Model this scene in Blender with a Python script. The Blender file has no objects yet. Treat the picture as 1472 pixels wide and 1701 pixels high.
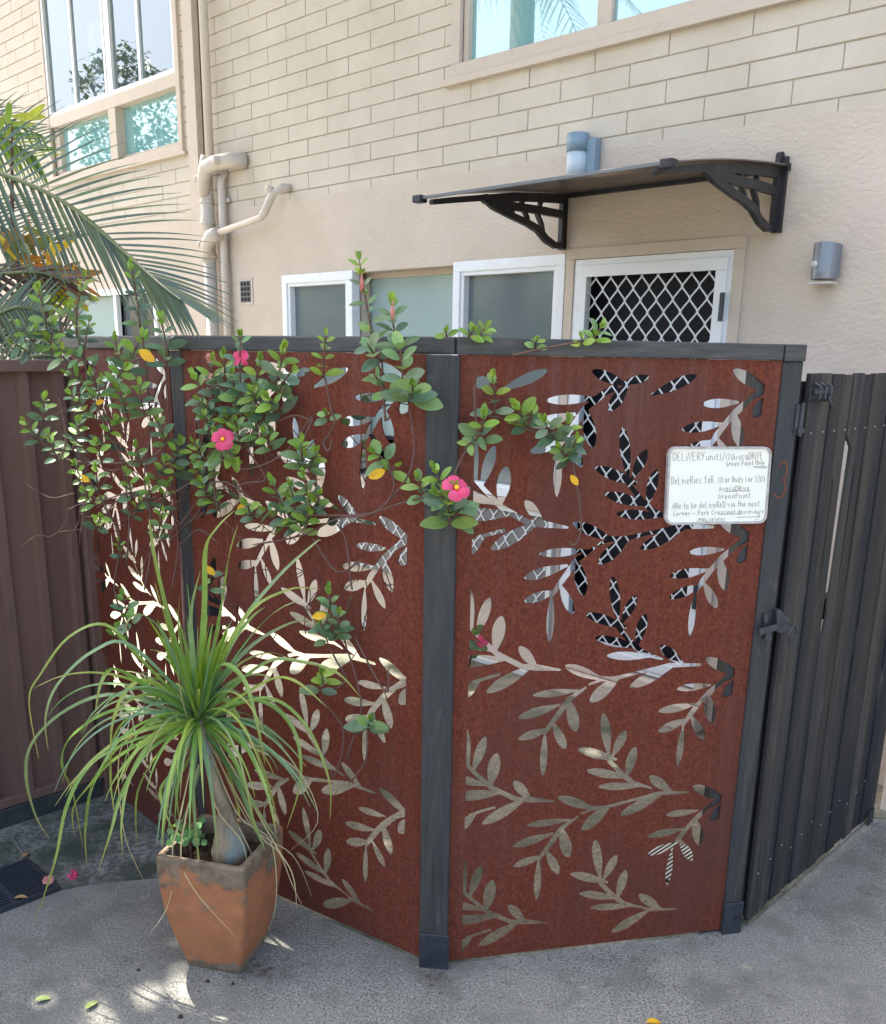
import bpy, bmesh, math, random
from mathutils import Vector, Matrix, geometry, noise
PI = math.pi
random.seed(7)
S = bpy.context.scene
C = S.collection

# ------------------------------------------------------------------ camera, sky, sun, exposure
CAM_H = 1.75; PITCH = .26954; ROLL = .018181; FPX = 1564.5; CX = 736.0; CY = 1023.4
fwd = Vector((0, math.cos(PITCH), -math.sin(PITCH)))
_r = Vector((1, 0, 0)); _u = _r.cross(fwd)
rgt = _r*math.cos(ROLL) + _u*math.sin(ROLL)
upv = -_r*math.sin(ROLL) + _u*math.cos(ROLL)
CAM = Vector((0, 0, CAM_H))
cd = bpy.data.cameras.new('camera'); cam = bpy.data.objects.new('camera', cd); C.objects.link(cam)
m3 = Matrix((rgt, upv, -fwd)).transposed()
cam.matrix_world = Matrix.Translation(CAM) @ m3.to_4x4()
cd.sensor_fit = 'HORIZONTAL'; cd.sensor_width = 36; cd.lens = FPX/1472*36
cd.shift_y = (CY-850.5)/1472; cd.clip_start = .05; cd.clip_end = 500
S.camera = cam
S.render.resolution_x = 886; S.render.resolution_y = 1024

A = .799123
dW = Vector((-math.sin(A), math.cos(A), 0))      # along the house wall, receding to the left
dG = Vector((math.cos(A), math.sin(A), 0))       # from the yard into the wall
w0 = Vector((1.968, 3.674, 0))

SUN_EL = 60
hs = (dW*math.cos(math.radians(5)) + dG*math.sin(math.radians(5))).normalized()
sundir = (hs*math.cos(math.radians(SUN_EL)) + Vector((0, 0, math.sin(math.radians(SUN_EL))))).normalized()
ld = bpy.data.lights.new('sun', 'SUN'); ld.energy = 4.0; ld.angle = math.radians(.5); ld.color = (1, .94, .84)
lo = bpy.data.objects.new('sun', ld); C.objects.link(lo); lo.location = (0, 0, 12)
lo.rotation_euler = sundir.to_track_quat('Z', 'Y').to_euler()
W = bpy.data.worlds.new('World'); S.world = W; W.use_nodes = True
nt = W.node_tree; bg = nt.nodes['Background']; sky = nt.nodes.new('ShaderNodeTexSky'); sky.sky_type = 'NISHITA'
sky.sun_disc = False; sky.sun_elevation = math.radians(SUN_EL); sky.sun_rotation = math.atan2(hs.x, hs.y)
sky.dust_density = 6.0; sky.air_density = 1.0; sky.ozone_density = 0
nt.links.new(sky.outputs[0], bg.inputs[0]); bg.inputs[1].default_value = .15
S.view_settings.view_transform = 'Standard'; S.view_settings.look = 'None'; S.view_settings.gamma = 1
S.view_settings.exposure = 2.3

# ------------------------------------------------------------------ measuring helpers
def ray(x, y): return (fwd*FPX + rgt*(x-CX) - upv*(y-CY)).normalized()
def gnd(x, y, z=0.0):
    d = ray(x, y); return CAM + d*((z-CAM_H)/d.z)
def onpl(x, y, p0, n):
    d = ray(x, y); return CAM + d*((p0-CAM).dot(n)/d.dot(n))
def aty(x, y, Y):
    d = ray(x, y); return CAM + d*(Y/d.y)
def WP(s, z, off=0.0): return w0 + dW*s - dG*off + Vector((0, 0, z))

# ------------------------------------------------------------------ materials
def L(c): return tuple(c)+(1,)
def mat(name, base, rough=.7, spec=.3, var=None, scale=20, detail=6, bump=0, bscale=None, stretch=(1, 1, 1),
        metal=0, trans=0, attr=None, var2=None, scale2=2, th2=(.45, .62), coat=0, bdist=.01):
    m = bpy.data.materials.new(name); m.use_nodes = True; t = m.node_tree; N = t.nodes; K = t.links
    b = N['Principled BSDF']; b.inputs['Roughness'].default_value = rough; b.inputs['Specular IOR Level'].default_value = spec
    b.inputs['Metallic'].default_value = metal; b.inputs['Base Color'].default_value = L(base)
    b.inputs['Coat Weight'].default_value = coat
    tc = N.new('ShaderNodeTexCoord'); mp = N.new('ShaderNodeMapping'); mp.inputs['Scale'].default_value = stretch
    K.new(tc.outputs['Object'], mp.inputs[0]); col = None
    if var:
        n = N.new('ShaderNodeTexNoise'); n.inputs['Scale'].default_value = scale; n.inputs['Detail'].default_value = detail
        n.inputs['Roughness'].default_value = .65
        K.new(mp.outputs[0], n.inputs[0]); r = N.new('ShaderNodeValToRGB')
        r.color_ramp.elements[0].position = .34; r.color_ramp.elements[1].position = .66
        r.color_ramp.elements[0].color = L(base); r.color_ramp.elements[1].color = L(var)
        K.new(n.outputs['Fac'], r.inputs[0]); col = r.outputs[0]
    if var2:
        n2 = N.new('ShaderNodeTexNoise'); n2.inputs['Scale'].default_value = scale2; n2.inputs['Detail'].default_value = 8
        n2.inputs['Roughness'].default_value = .6
        K.new(mp.outputs[0], n2.inputs[0]); r2 = N.new('ShaderNodeMapRange')
        r2.inputs['From Min'].default_value = th2[0]; r2.inputs['From Max'].default_value = th2[1]
        K.new(n2.outputs['Fac'], r2.inputs['Value'])
        mx = N.new('ShaderNodeMix'); mx.data_type = 'RGBA'
        K.new(r2.outputs[0], mx.inputs['Factor'])
        if col: K.new(col, mx.inputs['A'])
        else: mx.inputs['A'].default_value = L(base)
        mx.inputs['B'].default_value = L(var2); col = mx.outputs['Result']
    if attr:
        at = N.new('ShaderNodeAttribute'); at.attribute_name = attr
        if col:
            mx = N.new('ShaderNodeMix'); mx.data_type = 'RGBA'; mx.blend_type = 'MULTIPLY'; mx.inputs['Factor'].default_value = 1
            K.new(at.outputs['Color'], mx.inputs['A']); K.new(col, mx.inputs['B']); col = mx.outputs['Result']
        else: col = at.outputs['Color']
    if col: K.new(col, b.inputs['Base Color'])
    if bump:
        n3 = N.new('ShaderNodeTexNoise'); n3.inputs['Scale'].default_value = bscale or scale; n3.inputs['Detail'].default_value = 5
        K.new(mp.outputs[0], n3.inputs[0]); bp = N.new('ShaderNodeBump'); bp.inputs['Strength'].default_value = bump
        bp.inputs['Distance'].default_value = bdist
        K.new(n3.outputs['Fac'], bp.inputs['Height']); K.new(bp.outputs[0], b.inputs['Normal'])
    if trans:
        tr = N.new('ShaderNodeBsdfTranslucent'); ms = N.new('ShaderNodeMixShader'); ms.inputs[0].default_value = trans
        if col: K.new(col, tr.inputs[0])
        else: tr.inputs[0].default_value = L(base)
        K.new(b.outputs[0], ms.inputs[1]); K.new(tr.outputs[0], ms.inputs[2]); K.new(ms.outputs[0], N['Material Output'].inputs[0])
    return m
M = {}
M['brick'] = mat('painted_brick', (.53, .475, .385), .75, .25, var=(.585, .525, .435), scale=3, var2=(.46, .395, .31), scale2=1.6, th2=(.5, .85), bump=.25, bscale=60, bdist=.004)
M['mortar'] = mat('painted_mortar', (.45, .39, .32), .85, .2, bump=.2, bscale=80, bdist=.003)
M['render'] = mat('rough_render', (.53, .455, .37), .8, .2, var=(.58, .50, .41), scale=2.5, bump=.9, bscale=42, bdist=.006, stretch=(1, 1, 1.6), var2=(.59, .495, .43), scale2=1.2, th2=(.5, .7))
M['trim'] = mat('beige_trim', (.52, .44, .36), .6, .3, var=(.55, .47, .39), scale=6)
M['pipe'] = mat('beige_pipe', (.55, .49, .42), .4, .45, var=(.58, .52, .45), scale=5)
M['white'] = mat('white_frame', (.74, .77, .78), .35, .5)
M['alu'] = mat('aluminium_frame', (.62, .64, .64), .4, .5, metal=.2)
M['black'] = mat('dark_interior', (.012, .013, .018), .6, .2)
M['blackplastic'] = mat('black_plastic', (.022, .022, .025), .5, .4)
M['timber'] = mat('charcoal_timber', (.027, .028, .027), .6, .3, var=(.062, .060, .055), scale=9, stretch=(6, 6, .5), bump=.3, bscale=12, bdist=.004, var2=(.03, .035, .042), scale2=1.2)
M['timberrail'] = mat('charcoal_rail', (.032, .035, .036), .5, .35, var=(.075, .074, .068), scale=7, stretch=(1.2, 1.2, 14), bump=.3, bscale=10, bdist=.003)
M['board'] = mat('gate_board', (.024, .023, .020), .65, .25, var=(.072, .066, .055), scale=8, stretch=(8, 8, .45), bump=.35, bscale=14, bdist=.004, var2=(.016, .019, .026), scale2=1.0, th2=(.4, .6))
M['colorbond'] = mat('brown_sheet_metal', (.165, .098, .076), .45, .4, var=(.13, .078, .062), scale=3, var2=(.10, .06, .055), scale2=8, th2=(.62, .78), stretch=(1, 1, .25))
M['darkmetal'] = mat('dark_metal', (.03, .036, .048), .45, .5, metal=.4, var=(.055, .06, .07), scale=30)
M['sleeper'] = mat('sleeper', (.022, .03, .034), .7, .3, var=(.05, .06, .055), scale=10, bump=.5, bscale=14)
M['concrete'] = mat('concrete', (.088, .090, .082), .9, .2, var=(.315, .31, .268), scale=140, detail=14, var2=(.21, .205, .18), scale2=1.3, th2=(.44, .8), bump=.6, bscale=120, bdist=.004)
M['oldconcrete'] = mat('mossy_concrete', (.085, .095, .085), .9, .2, var=(.24, .245, .22), scale=60, detail=12, var2=(.055, .068, .05), scale2=4.2, th2=(.40, .62), bump=.8, bscale=45, bdist=.01)
M['yardconcrete'] = mat('yard_concrete', (.15, .14, .11), .9, .2, var=(.36, .33, .26), scale=90, detail=12, var2=(.07, .08, .055), scale2=2.6, th2=(.42, .66), bump=.6, bscale=60, bdist=.006)
M['grate'] = mat('grate_metal', (.028, .035, .046), .55, .4)
M['leaf'] = mat('vine_leaf', (.1, .2, .07), .38, .5, attr='tone', trans=.25, var=(.8, .8, .8), scale=30)
M['leaf'].node_tree.nodes['Color Ramp'].color_ramp.elements[0].color = (1, 1, 1, 1)
M['blade'] = M['leaf']
M['stem'] = mat('vine_stem', (.16, .095, .075), .8, .2, var=(.10, .06, .05), scale=30)
M['petal'] = mat('pink_petal', (.86, .08, .20), .5, .3, trans=.35, var=(.80, .12, .26), scale=40)
M['petalold'] = mat('old_petal', (.55, .18, .15), .6, .3, trans=.3, var=(.65, .35, .28), scale=50)
M['yellow'] = mat('yellow_heart', (.9, .45, .03), .6, .3)
M['yleaf'] = mat('yellow_leaf', (.85, .50, .02), .5, .4, trans=.3, var=(.75, .38, .02), scale=20)
M['bark'] = mat('grey_bark', (.33, .27, .18), .9, .2, var=(.16, .13, .09), scale=25, bump=.8, bscale=40, stretch=(1, 1, .5), var2=(.22, .27, .25), scale2=12, th2=(.52, .6))
M['palmbark'] = mat('palm_bark', (.16, .12, .09), .9, .2, var=(.08, .06, .045), scale=14, bump=.8)
M['soil'] = mat('soil', (.03, .022, .016), .95, .1, bump=1, bscale=60, var=(.07, .05, .035), scale=60)
M['board_white'] = mat('whiteboard', (.78, .78, .68), .25, .5, var=(.74, .76, .70), scale=5)
M['ink'] = mat('faded_ink', (.19, .16, .13), .7, .2)
M['rustnum'] = mat('rust_number', (.14, .055, .035), .8, .2)
M['tape'] = mat('grey_edge', (.30, .28, .26), .6, .3, var=(.5, .48, .45), scale=40)
M['light'] = mat('light_grey_metal', (.20, .23, .27), .35, .5, metal=.5)
M['lens'] = mat('lamp_lens', (.5, .5, .48), .15, .6)
M['pvcblue'] = mat('blue_grey_pipe', (.20, .29, .35), .4, .4)
M['pvcwhite'] = mat('pale_pipe', (.50, .58, .62), .4, .4)
M['vent'] = mat('vent_grey', (.20, .19, .18), .8, .2)
M['matwhite'] = mat('mat_stripe', (.55, .55, .52), .9, .1)
M['palegreenplant'] = M['leaf']
M['edgestrip'] = mat('grey_edge_strip', (.14, .145, .15), .45, .5, metal=.3)
M['roof'] = mat('roof_tile', (.16, .09, .07), .8, .2, var=(.2, .12, .1), scale=8)

def contrast(m, a, b):
    e = [n_ for n_ in M[m].node_tree.nodes if n_.type == 'VALTORGB'][0].color_ramp.elements; e[0].position = a; e[1].position = b
def stains(m, col, scale, lo, hi, amt, stretch=(1, 1, 1)):
    t = M[m].node_tree; N = t.nodes; K = t.links; b = N['Principled BSDF']; li = b.inputs['Base Color'].links
    if li: c0 = li[0].from_socket
    else: q0 = N.new('ShaderNodeRGB'); q0.outputs[0].default_value = tuple(b.inputs['Base Color'].default_value); c0 = q0.outputs[0]
    tc = N.new('ShaderNodeTexCoord'); mp = N.new('ShaderNodeMapping'); mp.inputs['Scale'].default_value = stretch; mp.inputs['Location'].default_value = (3.3, 1.7, .4)
    K.new(tc.outputs['Object'], mp.inputs[0]); n = N.new('ShaderNodeTexNoise'); n.inputs['Scale'].default_value = scale; n.inputs['Detail'].default_value = 9; n.inputs['Roughness'].default_value = .62
    K.new(mp.outputs[0], n.inputs[0]); r = N.new('ShaderNodeMapRange'); r.inputs['From Min'].default_value = lo; r.inputs['From Max'].default_value = hi; r.inputs['To Max'].default_value = amt
    K.new(n.outputs['Fac'], r.inputs['Value']); mx = N.new('ShaderNodeMix'); mx.data_type = 'RGBA'; K.new(r.outputs[0], mx.inputs['Factor']); K.new(c0, mx.inputs['A'])
    mx.inputs['B'].default_value = L(col); K.new(mx.outputs['Result'], b.inputs['Base Color'])
contrast('concrete', .38, .60); contrast('oldconcrete', .42, .58)
stains('concrete', (.05, .052, .05), 2.6, .52, .70, .55); stains('concrete', (.34, .33, .29), 38, .60, .66, .5); stains('concrete', (.04, .04, .04), 90, .66, .70, .55); stains('concrete', (.13, .13, .11), 7, .50, .62, .5)
stains('brick', (.36, .31, .25), 2.2, .56, .74, .35, (1, 1, .35)); stains('render', (.38, .33, .27), 2.0, .54, .72, .28, (1, 1, .4)); stains('brick', (.40, .34, .27), 40, .64, .70, .45)
stains('pipe', (.36, .31, .25), 6, .55, .7, .4); stains('colorbond', (.17, .12, .10), 30, .60, .68, .5, (1, 1, .3)); stains('board', (.12, .115, .10), 22, .60, .70, .5, (1, 1, .2)); stains('timber', (.13, .125, .115), 24, .62, .70, .5, (1, 1, .3))
stains('blackplastic', (.10, .10, .095), 14, .52, .70, .35); stains('trim', (.36, .31, .25), 9, .56, .70, .4); stains('white', (.5, .5, .46), 9, .56, .72, .35)
stains('leaf', (.10, .13, .05), 60, .62, .68, .35) if 0 else None
def glass(name, tint, refl, rough=.02, film=(.30, .42, .40)):
    m = bpy.data.materials.new(name); m.use_nodes = True; t = m.node_tree; N = t.nodes; K = t.links
    for n in list(N):
        if n.type != 'OUTPUT_MATERIAL': N.remove(n)
    o = N['Material Output']
    g = N.new('ShaderNodeBsdfGlossy'); g.inputs['Roughness'].default_value = rough; g.inputs[0].default_value = (.9, .97, 1, 1)
    d = N.new('ShaderNodeBsdfDiffuse'); d.inputs[0].default_value = L(film)
    tr = N.new('ShaderNodeBsdfTransparent'); tr.inputs[0].default_value = (.75, .85, .85, 1)
    m1 = N.new('ShaderNodeMixShader'); m1.inputs[0].default_value = tint
    K.new(tr.outputs[0], m1.inputs[1]); K.new(d.outputs[0], m1.inputs[2])
    lw = N.new('ShaderNodeLayerWeight'); lw.inputs[0].default_value = .25
    ma = N.new('ShaderNodeMath'); ma.operation = 'MULTIPLY_ADD'; ma.inputs[1].default_value = .8; ma.inputs[2].default_value = refl
    K.new(lw.outputs['Fresnel'], ma.inputs[0]); ma.use_clamp = True
    m2 = N.new('ShaderNodeMixShader'); K.new(ma.outputs[0], m2.inputs[0]); K.new(m1.outputs[0], m2.inputs[1]); K.new(g.outputs[0], m2.inputs[2])
    K.new(m2.outputs[0], o.inputs[0]); return m
M['glass_teal'] = glass('teal_film_glass', 1.0, .25, .015, (.20, .42, .42))
M['glass_pale'] = glass('pale_frosted_glass', 1.0, .06, .12, (.32, .42, .41))
M['glass_clear'] = glass('clear_glass', .25, .16, .01, (.2, .25, .27))
M['glass_dark'] = glass('screened_glass', 1.0, .06, .08, (.13, .16, .17))
M['curtain'] = mat('curtain', (.30, .36, .42), .9, .1, var=(.50, .56, .62), scale=14, detail=1, stretch=(6, 6, .15))
M['darkcurtain'] = mat('dark_curtain', (.06, .07, .10), .9, .1, var=(.13, .15, .19), scale=12, detail=1, stretch=(6, 6, .15))
def smoked():
    m = mat('smoked_sheet', (.15, .125, .11), .25, .5)
    N = m.node_tree.nodes; K = m.node_tree.links; b = N['Principled BSDF']
    tr = N.new('ShaderNodeBsdfTranslucent'); tr.inputs[0].default_value = (.30, .25, .21, 1)
    ms = N.new('ShaderNodeMixShader'); ms.inputs[0].default_value = .5
    K.new(b.outputs[0], ms.inputs[1]); K.new(tr.outputs[0], ms.inputs[2]); K.new(ms.outputs[0], N['Material Output'].inputs[0]); return m
M['smoked'] = smoked()
def corten():
    m = mat('weathered_steel', (.076, .0155, .009), .8, .25, var=(.175, .043, .020), scale=110, detail=10, bump=.35, bscale=150, bdist=.002,
            var2=(.085, .032, .024), scale2=2.0, th2=(.46, .75), stretch=(1, 1, .8))
    t = m.node_tree; N = t.nodes; K = t.links; b = N['Principled BSDF']; col = b.inputs['Base Color'].links[0].from_socket
    tc = N.new('ShaderNodeTexCoord'); mp = N.new('ShaderNodeMapping'); mp.inputs['Scale'].default_value = (26, 26, 1.1); K.new(tc.outputs['Object'], mp.inputs[0])
    n = N.new('ShaderNodeTexNoise'); n.inputs['Scale'].default_value = 1.6; n.inputs['Detail'].default_value = 8; K.new(mp.outputs[0], n.inputs[0])
    r = N.new('ShaderNodeMapRange'); r.inputs['From Min'].default_value = .45; r.inputs['From Max'].default_value = .75; r.inputs['To Max'].default_value = .34; K.new(n.outputs['Fac'], r.inputs['Value'])
    sp = N.new('ShaderNodeSeparateXYZ'); K.new(tc.outputs['Object'], sp.inputs[0])
    rz = N.new('ShaderNodeMapRange'); rz.inputs['From Min'].default_value = 1.35; rz.inputs['From Max'].default_value = 1.75; rz.inputs['To Min'].default_value = .35; K.new(sp.outputs['Z'], rz.inputs['Value'])
    mu = N.new('ShaderNodeMath'); mu.operation = 'MULTIPLY'; K.new(r.outputs[0], mu.inputs[0]); K.new(rz.outputs[0], mu.inputs[1])
    mx = N.new('ShaderNodeMix'); mx.data_type = 'RGBA'; K.new(mu.outputs[0], mx.inputs['Factor']); K.new(col, mx.inputs['A']); mx.inputs['B'].default_value = (.17, .10, .085, 1)
    K.new(mx.outputs['Result'], b.inputs['Base Color'])
    return m
M['corten'] = corten()
def terracotta():
    m = mat('terracotta', (.40, .165, .075), .85, .2, var=(.30, .125, .06), scale=14, bump=.5, bscale=60, bdist=.004)
    t = m.node_tree; N = t.nodes; K = t.links; b = N['Principled BSDF']; col = b.inputs['Base Color'].links[0].from_socket
    tc = N.new('ShaderNodeTexCoord'); sp = N.new('ShaderNodeSeparateXYZ'); K.new(tc.outputs['Object'], sp.inputs[0])
    n = N.new('ShaderNodeTexNoise'); n.inputs['Scale'].default_value = 9; n.inputs['Detail'].default_value = 10; n.inputs['Roughness'].default_value = .7
    K.new(tc.outputs['Object'], n.inputs[0])
    n2 = N.new('ShaderNodeTexNoise'); n2.inputs['Scale'].default_value = 17; n2.inputs['Detail'].default_value = 10; n2.inputs['Roughness'].default_value = .75
    K.new(tc.outputs['Object'], n2.inputs[0])
    def rng(src, a, bb, lo, hi):
        r = N.new('ShaderNodeMapRange'); r.inputs['From Min'].default_value = a; r.inputs['From Max'].default_value = bb
        r.inputs['To Min'].default_value = lo; r.inputs['To Max'].default_value = hi; K.new(src, r.inputs['Value']); return r.outputs[0]
    def add(x, y, op='ADD'):
        q = N.new('ShaderNodeMath'); q.operation = op; K.new(x, q.inputs[0])
        if isinstance(y, float): q.inputs[1].default_value = y
        else: K.new(y, q.inputs[1])
        return q.outputs[0]
    top = rng(sp.outputs['Z'], .16, .38, 0, .34); bot = rng(sp.outputs['Z'], .06, .0, 0, .5)
    e = add(add(n.outputs['Fac'], top), bot); f = rng(e, .70, .78, 0, .85)
    f2 = rng(n2.outputs['Fac'], .57, .66, 0, .7); ff = add(f, f2, 'MAXIMUM')
    mx = N.new('ShaderNodeMix'); mx.data_type = 'RGBA'; K.new(ff, mx.inputs['Factor']); K.new(col, mx.inputs['A'])
    r = N.new('ShaderNodeValToRGB'); r.color_ramp.elements[0].color = (.085, .075, .055, 1); r.color_ramp.elements[1].color = (.20, .18, .13, 1)
    r.color_ramp.elements[0].position = .4; r.color_ramp.elements[1].position = .6
    K.new(n2.outputs['Fac'], r.inputs[0]); K.new(r.outputs[0], mx.inputs['B']); K.new(mx.outputs['Result'], b.inputs['Base Color'])
    return m
M['terracotta'] = terracotta()

# ------------------------------------------------------------------ object helpers
class MB:
    def __init__(s): s.v = []; s.f = []; s.c = []; s.sm = False
    def quad(s, a, b, c, d, col=None):
        i = len(s.v); s.v += [a, b, c, d]; s.f.append((i, i+1, i+2, i+3)); s.c.append(col)
    def poly(s, pts, col=None):
        i = len(s.v); s.v += list(pts); s.f.append(tuple(range(i, i+len(pts)))); s.c.append(col)
    def box(s, o, ax, ay, az):          # o = corner, three edge vectors
        p = [o, o+ax, o+ax+ay, o+ay, o+az, o+ax+az, o+ax+ay+az, o+ay+az]; i = len(s.v); s.v += p
        for q in ((0, 3, 2, 1), (4, 5, 6, 7), (0, 1, 5, 4), (1, 2, 6, 5), (2, 3, 7, 6), (3, 0, 4, 7)):
            s.f.append(tuple(i+k for k in q)); s.c.append(None)
    def cbox(s, c, ax, ay, az): s.box(c-ax/2-ay/2-az/2, ax, ay, az)
    def ring_strip(s, rings, cap=True, col=None):
        i = len(s.v); n = len(rings[0])
        for r in rings: s.v += r
        for k in range(len(rings)-1):
            for j in range(n):
                a = i+k*n+j; b = i+k*n+(j+1) % n; s.f.append((a, b, b+n, a+n)); s.c.append(col)
        if cap:
            s.f.append(tuple(i+j for j in reversed(range(n)))); s.f.append(tuple(i+(len(rings)-1)*n+j for j in range(n))); s.c += [col, col]
    def tube(s, pts, rad, n=8, cap=True, col=None):
        pts = [Vector(p) for p in pts]
        if not hasattr(rad, '__len__'): rad = [rad]*len(pts)
        rings = []; prev = None
        for k, p in enumerate(pts):
            d = (pts[min(k+1, len(pts)-1)]-pts[max(k-1, 0)]).normalized()
            if prev is None:
                a = d.orthogonal().normalized()
            else:
                a = prev-d*prev.dot(d)
                a = a.normalized() if a.length > 1e-6 else d.orthogonal().normalized()
            prev = a; b = d.cross(a)
            rings.append([p+(a*math.cos(2*PI*j/n)+b*math.sin(2*PI*j/n))*rad[k] for j in range(n)])
        s.ring_strip(rings, cap, col)
    def merge(s, o):
        i = len(s.v); s.v += o.v; s.f += [tuple(a+i for a in f) for f in o.f]; s.c += o.c
ROOT = {}
def tag(o, label=None, cat=None, group=None, kind=None):
    if label: o['label'] = label
    if cat: o['category'] = cat
    if group: o['group'] = group
    if kind: o['kind'] = kind
    return o
def thing(name, loc, label, cat, group=None):
    o = bpy.data.objects.new(name, None); C.objects.link(o); o.location = loc; o.empty_display_size = .1
    ROOT[o] = Vector(loc); return tag(o, label, cat, group)
def build(name, mb, m, parent=None, loc=None, smooth=False, label=None, cat=None, group=None, kind=None, bevel=0):
    base = ROOT[parent] if parent else Vector(loc or (0, 0, 0))
    me = bpy.data.meshes.new(name); me.from_pydata([tuple(Vector(v)-base) for v in mb.v], [], mb.f)
    o = bpy.data.objects.new(name, me); C.objects.link(o)
    if parent: o.parent = parent
    else: o.location = base
    ROOT[o] = base; me.materials.append(M[m] if isinstance(m, str) else m)
    if any(c is not None for c in mb.c):
        at = me.color_attributes.new('tone', 'FLOAT_COLOR', 'CORNER'); li = 0
        for p, c in zip(me.polygons, mb.c):
            for _ in p.loop_indices: at.data[_].color = L(c or (.1, .2, .07))
    if smooth:
        me.polygons.foreach_set('use_smooth', [True]*len(me.polygons))
    if bevel:
        bv = o.modifiers.new('bevel', 'BEVEL'); bv.width = bevel; bv.segments = 2; bv.limit_method = 'ANGLE'
    if label: tag(o, label, cat, group)
    if kind: o['kind'] = kind
    return o
UZ = Vector((0, 0, 1))

# 2D union of polygons (keep=inside) or sheet minus polygons -> slab
def inside(p, poly):
    x, y = p; c = False; n = len(poly); j = n-1
    for i in range(n):
        xi, yi = poly[i]; xj, yj = poly[j]
        if (yi > y) != (yj > y) and x < (xj-xi)*(y-yi)/(yj-yi)+xi: c = not c
        j = i
    return c
def planar(polys, outer, fn, nrm, th):
    """outer=None: union of polys; else outer minus polys. fn maps (u,v)->world, nrm front direction, th thickness"""
    V = []; E = []
    allp = ([outer] if outer else [])+polys
    for p in allp:
        i = len(V); V += [Vector(q) for q in p]; E += [(i+k, i+(k+1) % len(p)) for k in range(len(p))]
    r = geometry.delaunay_2d_cdt(V, E, [], 1 if outer else 0, 1e-6)
    vs, fs = r[0], r[2]
    bb = [(min(q[0] for q in p), max(q[0] for q in p), min(q[1] for q in p), max(q[1] for q in p)) for p in polys]
    keep = []
    for f in fs:
        c = sum((vs[k] for k in f), Vector((0, 0)))/len(f); h = False
        for p, b in zip(polys, bb):
            if b[0] <= c.x <= b[1] and b[2] <= c.y <= b[3] and inside(c, p): h = True; break
        if outer:
            if not h and inside(c, outer): keep.append(f)
        elif h: keep.append(f)
    mb = MB(); n = len(vs)
    fr = [fn(v.x, v.y) for v in vs]
    mb.v = fr+[p-nrm*th for p in fr]
    cnt = {}
    for f in keep:
        a, b, c = fr[f[0]], fr[f[1]], fr[f[2]]
        f = tuple(f) if (b-a).cross(c-a).dot(nrm) > 0 else tuple(reversed(f))
        mb.f.append(f); mb.f.append(tuple(k+n for k in reversed(f))); mb.c += [None, None]
        for k in range(len(f)):
            cnt[(f[k], f[(k+1) % len(f)])] = 1
    for (a, b) in cnt:
        if (b, a) not in cnt: mb.f.append((b, a, a+n, b+n)); mb.c.append(None)
    return mb
def strip2(pts, ws):
    out = []; L1 = []; R1 = []
    for k, p in enumerate(pts):
        a = Vector(pts[max(k-1, 0)]); b = Vector(pts[min(k+1, len(pts)-1)]); d = (b-a).normalized(); nn = Vector((-d.y, d.x))
        w = ws[k] if hasattr(ws, '__len__') else ws
        L1.append(tuple(Vector(p)+nn*w/2)); R1.append(tuple(Vector(p)-nn*w/2))
    for k in range(len(pts)-1):
        out.append([L1[k], L1[k+1], R1[k+1], R1[k]])
        w = (ws[k+1] if hasattr(ws, '__len__') else ws)/2
        c = pts[k+1]; out.append([(c[0]+w*math.cos(t*PI/4+.1), c[1]+w*math.sin(t*PI/4+.1)) for t in range(8)])
    return out

# ------------------------------------------------------------------ ground
g = MB(); R_ = 120
g.quad(Vector((-R_, -R_, 0)), Vector((R_, -R_, 0)), Vector((R_, R_, 0)), Vector((-R_, R_, 0)))
build('driveway', g, 'concrete', kind='structure')
K0 = Vector((-1.265, 2.79, 0))
def slab(name, pts, z, m):
    s = MB(); top = [Vector((p[0], p[1], z)) for p in pts]; s.poly(top)
    for k in range(len(top)):
        a = top[k]; b = top[(k+1) % len(top)]; s.quad(b, a, Vector((a.x, a.y, -.01)), Vector((b.x, b.y, -.01)))
    return build(name, s, m, kind='structure')
cp = Vector((-.013, 2.423, 0)); pr = Vector((.916, 2.624, 0)); lp = Vector((-.838, 2.975, 0)); l3 = Vector((-1.385, 3.574, 0))
kb = K0+dW*.27
slab('path_apron', [(K0.x+.006, K0.y+.004), (-1.19, 2.827), (-1.085, 2.855), (-.98, 2.877), (-.86, 2.90), (-.70, 2.93), (-.70, 2.98), (-.86, 3.06), (-1.375, 3.60), (-1.345, 3.50), (-1.62, 3.195), (kb.x+.004, kb.y+.006)], .009, 'oldconcrete')
kc = kb-dG*.9
yd = slab('courtyard', [(lp.x, lp.y), (cp.x, cp.y), (pr.x, pr.y), (1.0, 2.66), (1.72, 3.42), WP(-.4, 0, .02)[:2], WP(8, 0, .02)[:2], (l3.x-.05, l3.y+.05)], .004, 'yardconcrete')
slab('path_slab', [(kb.x-.006, kb.y), (-1.632, 3.185), (-1.632-dG.x*.9, 3.185-dG.y*.9), (kc.x, kc.y)], .007, 'oldconcrete')

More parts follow.
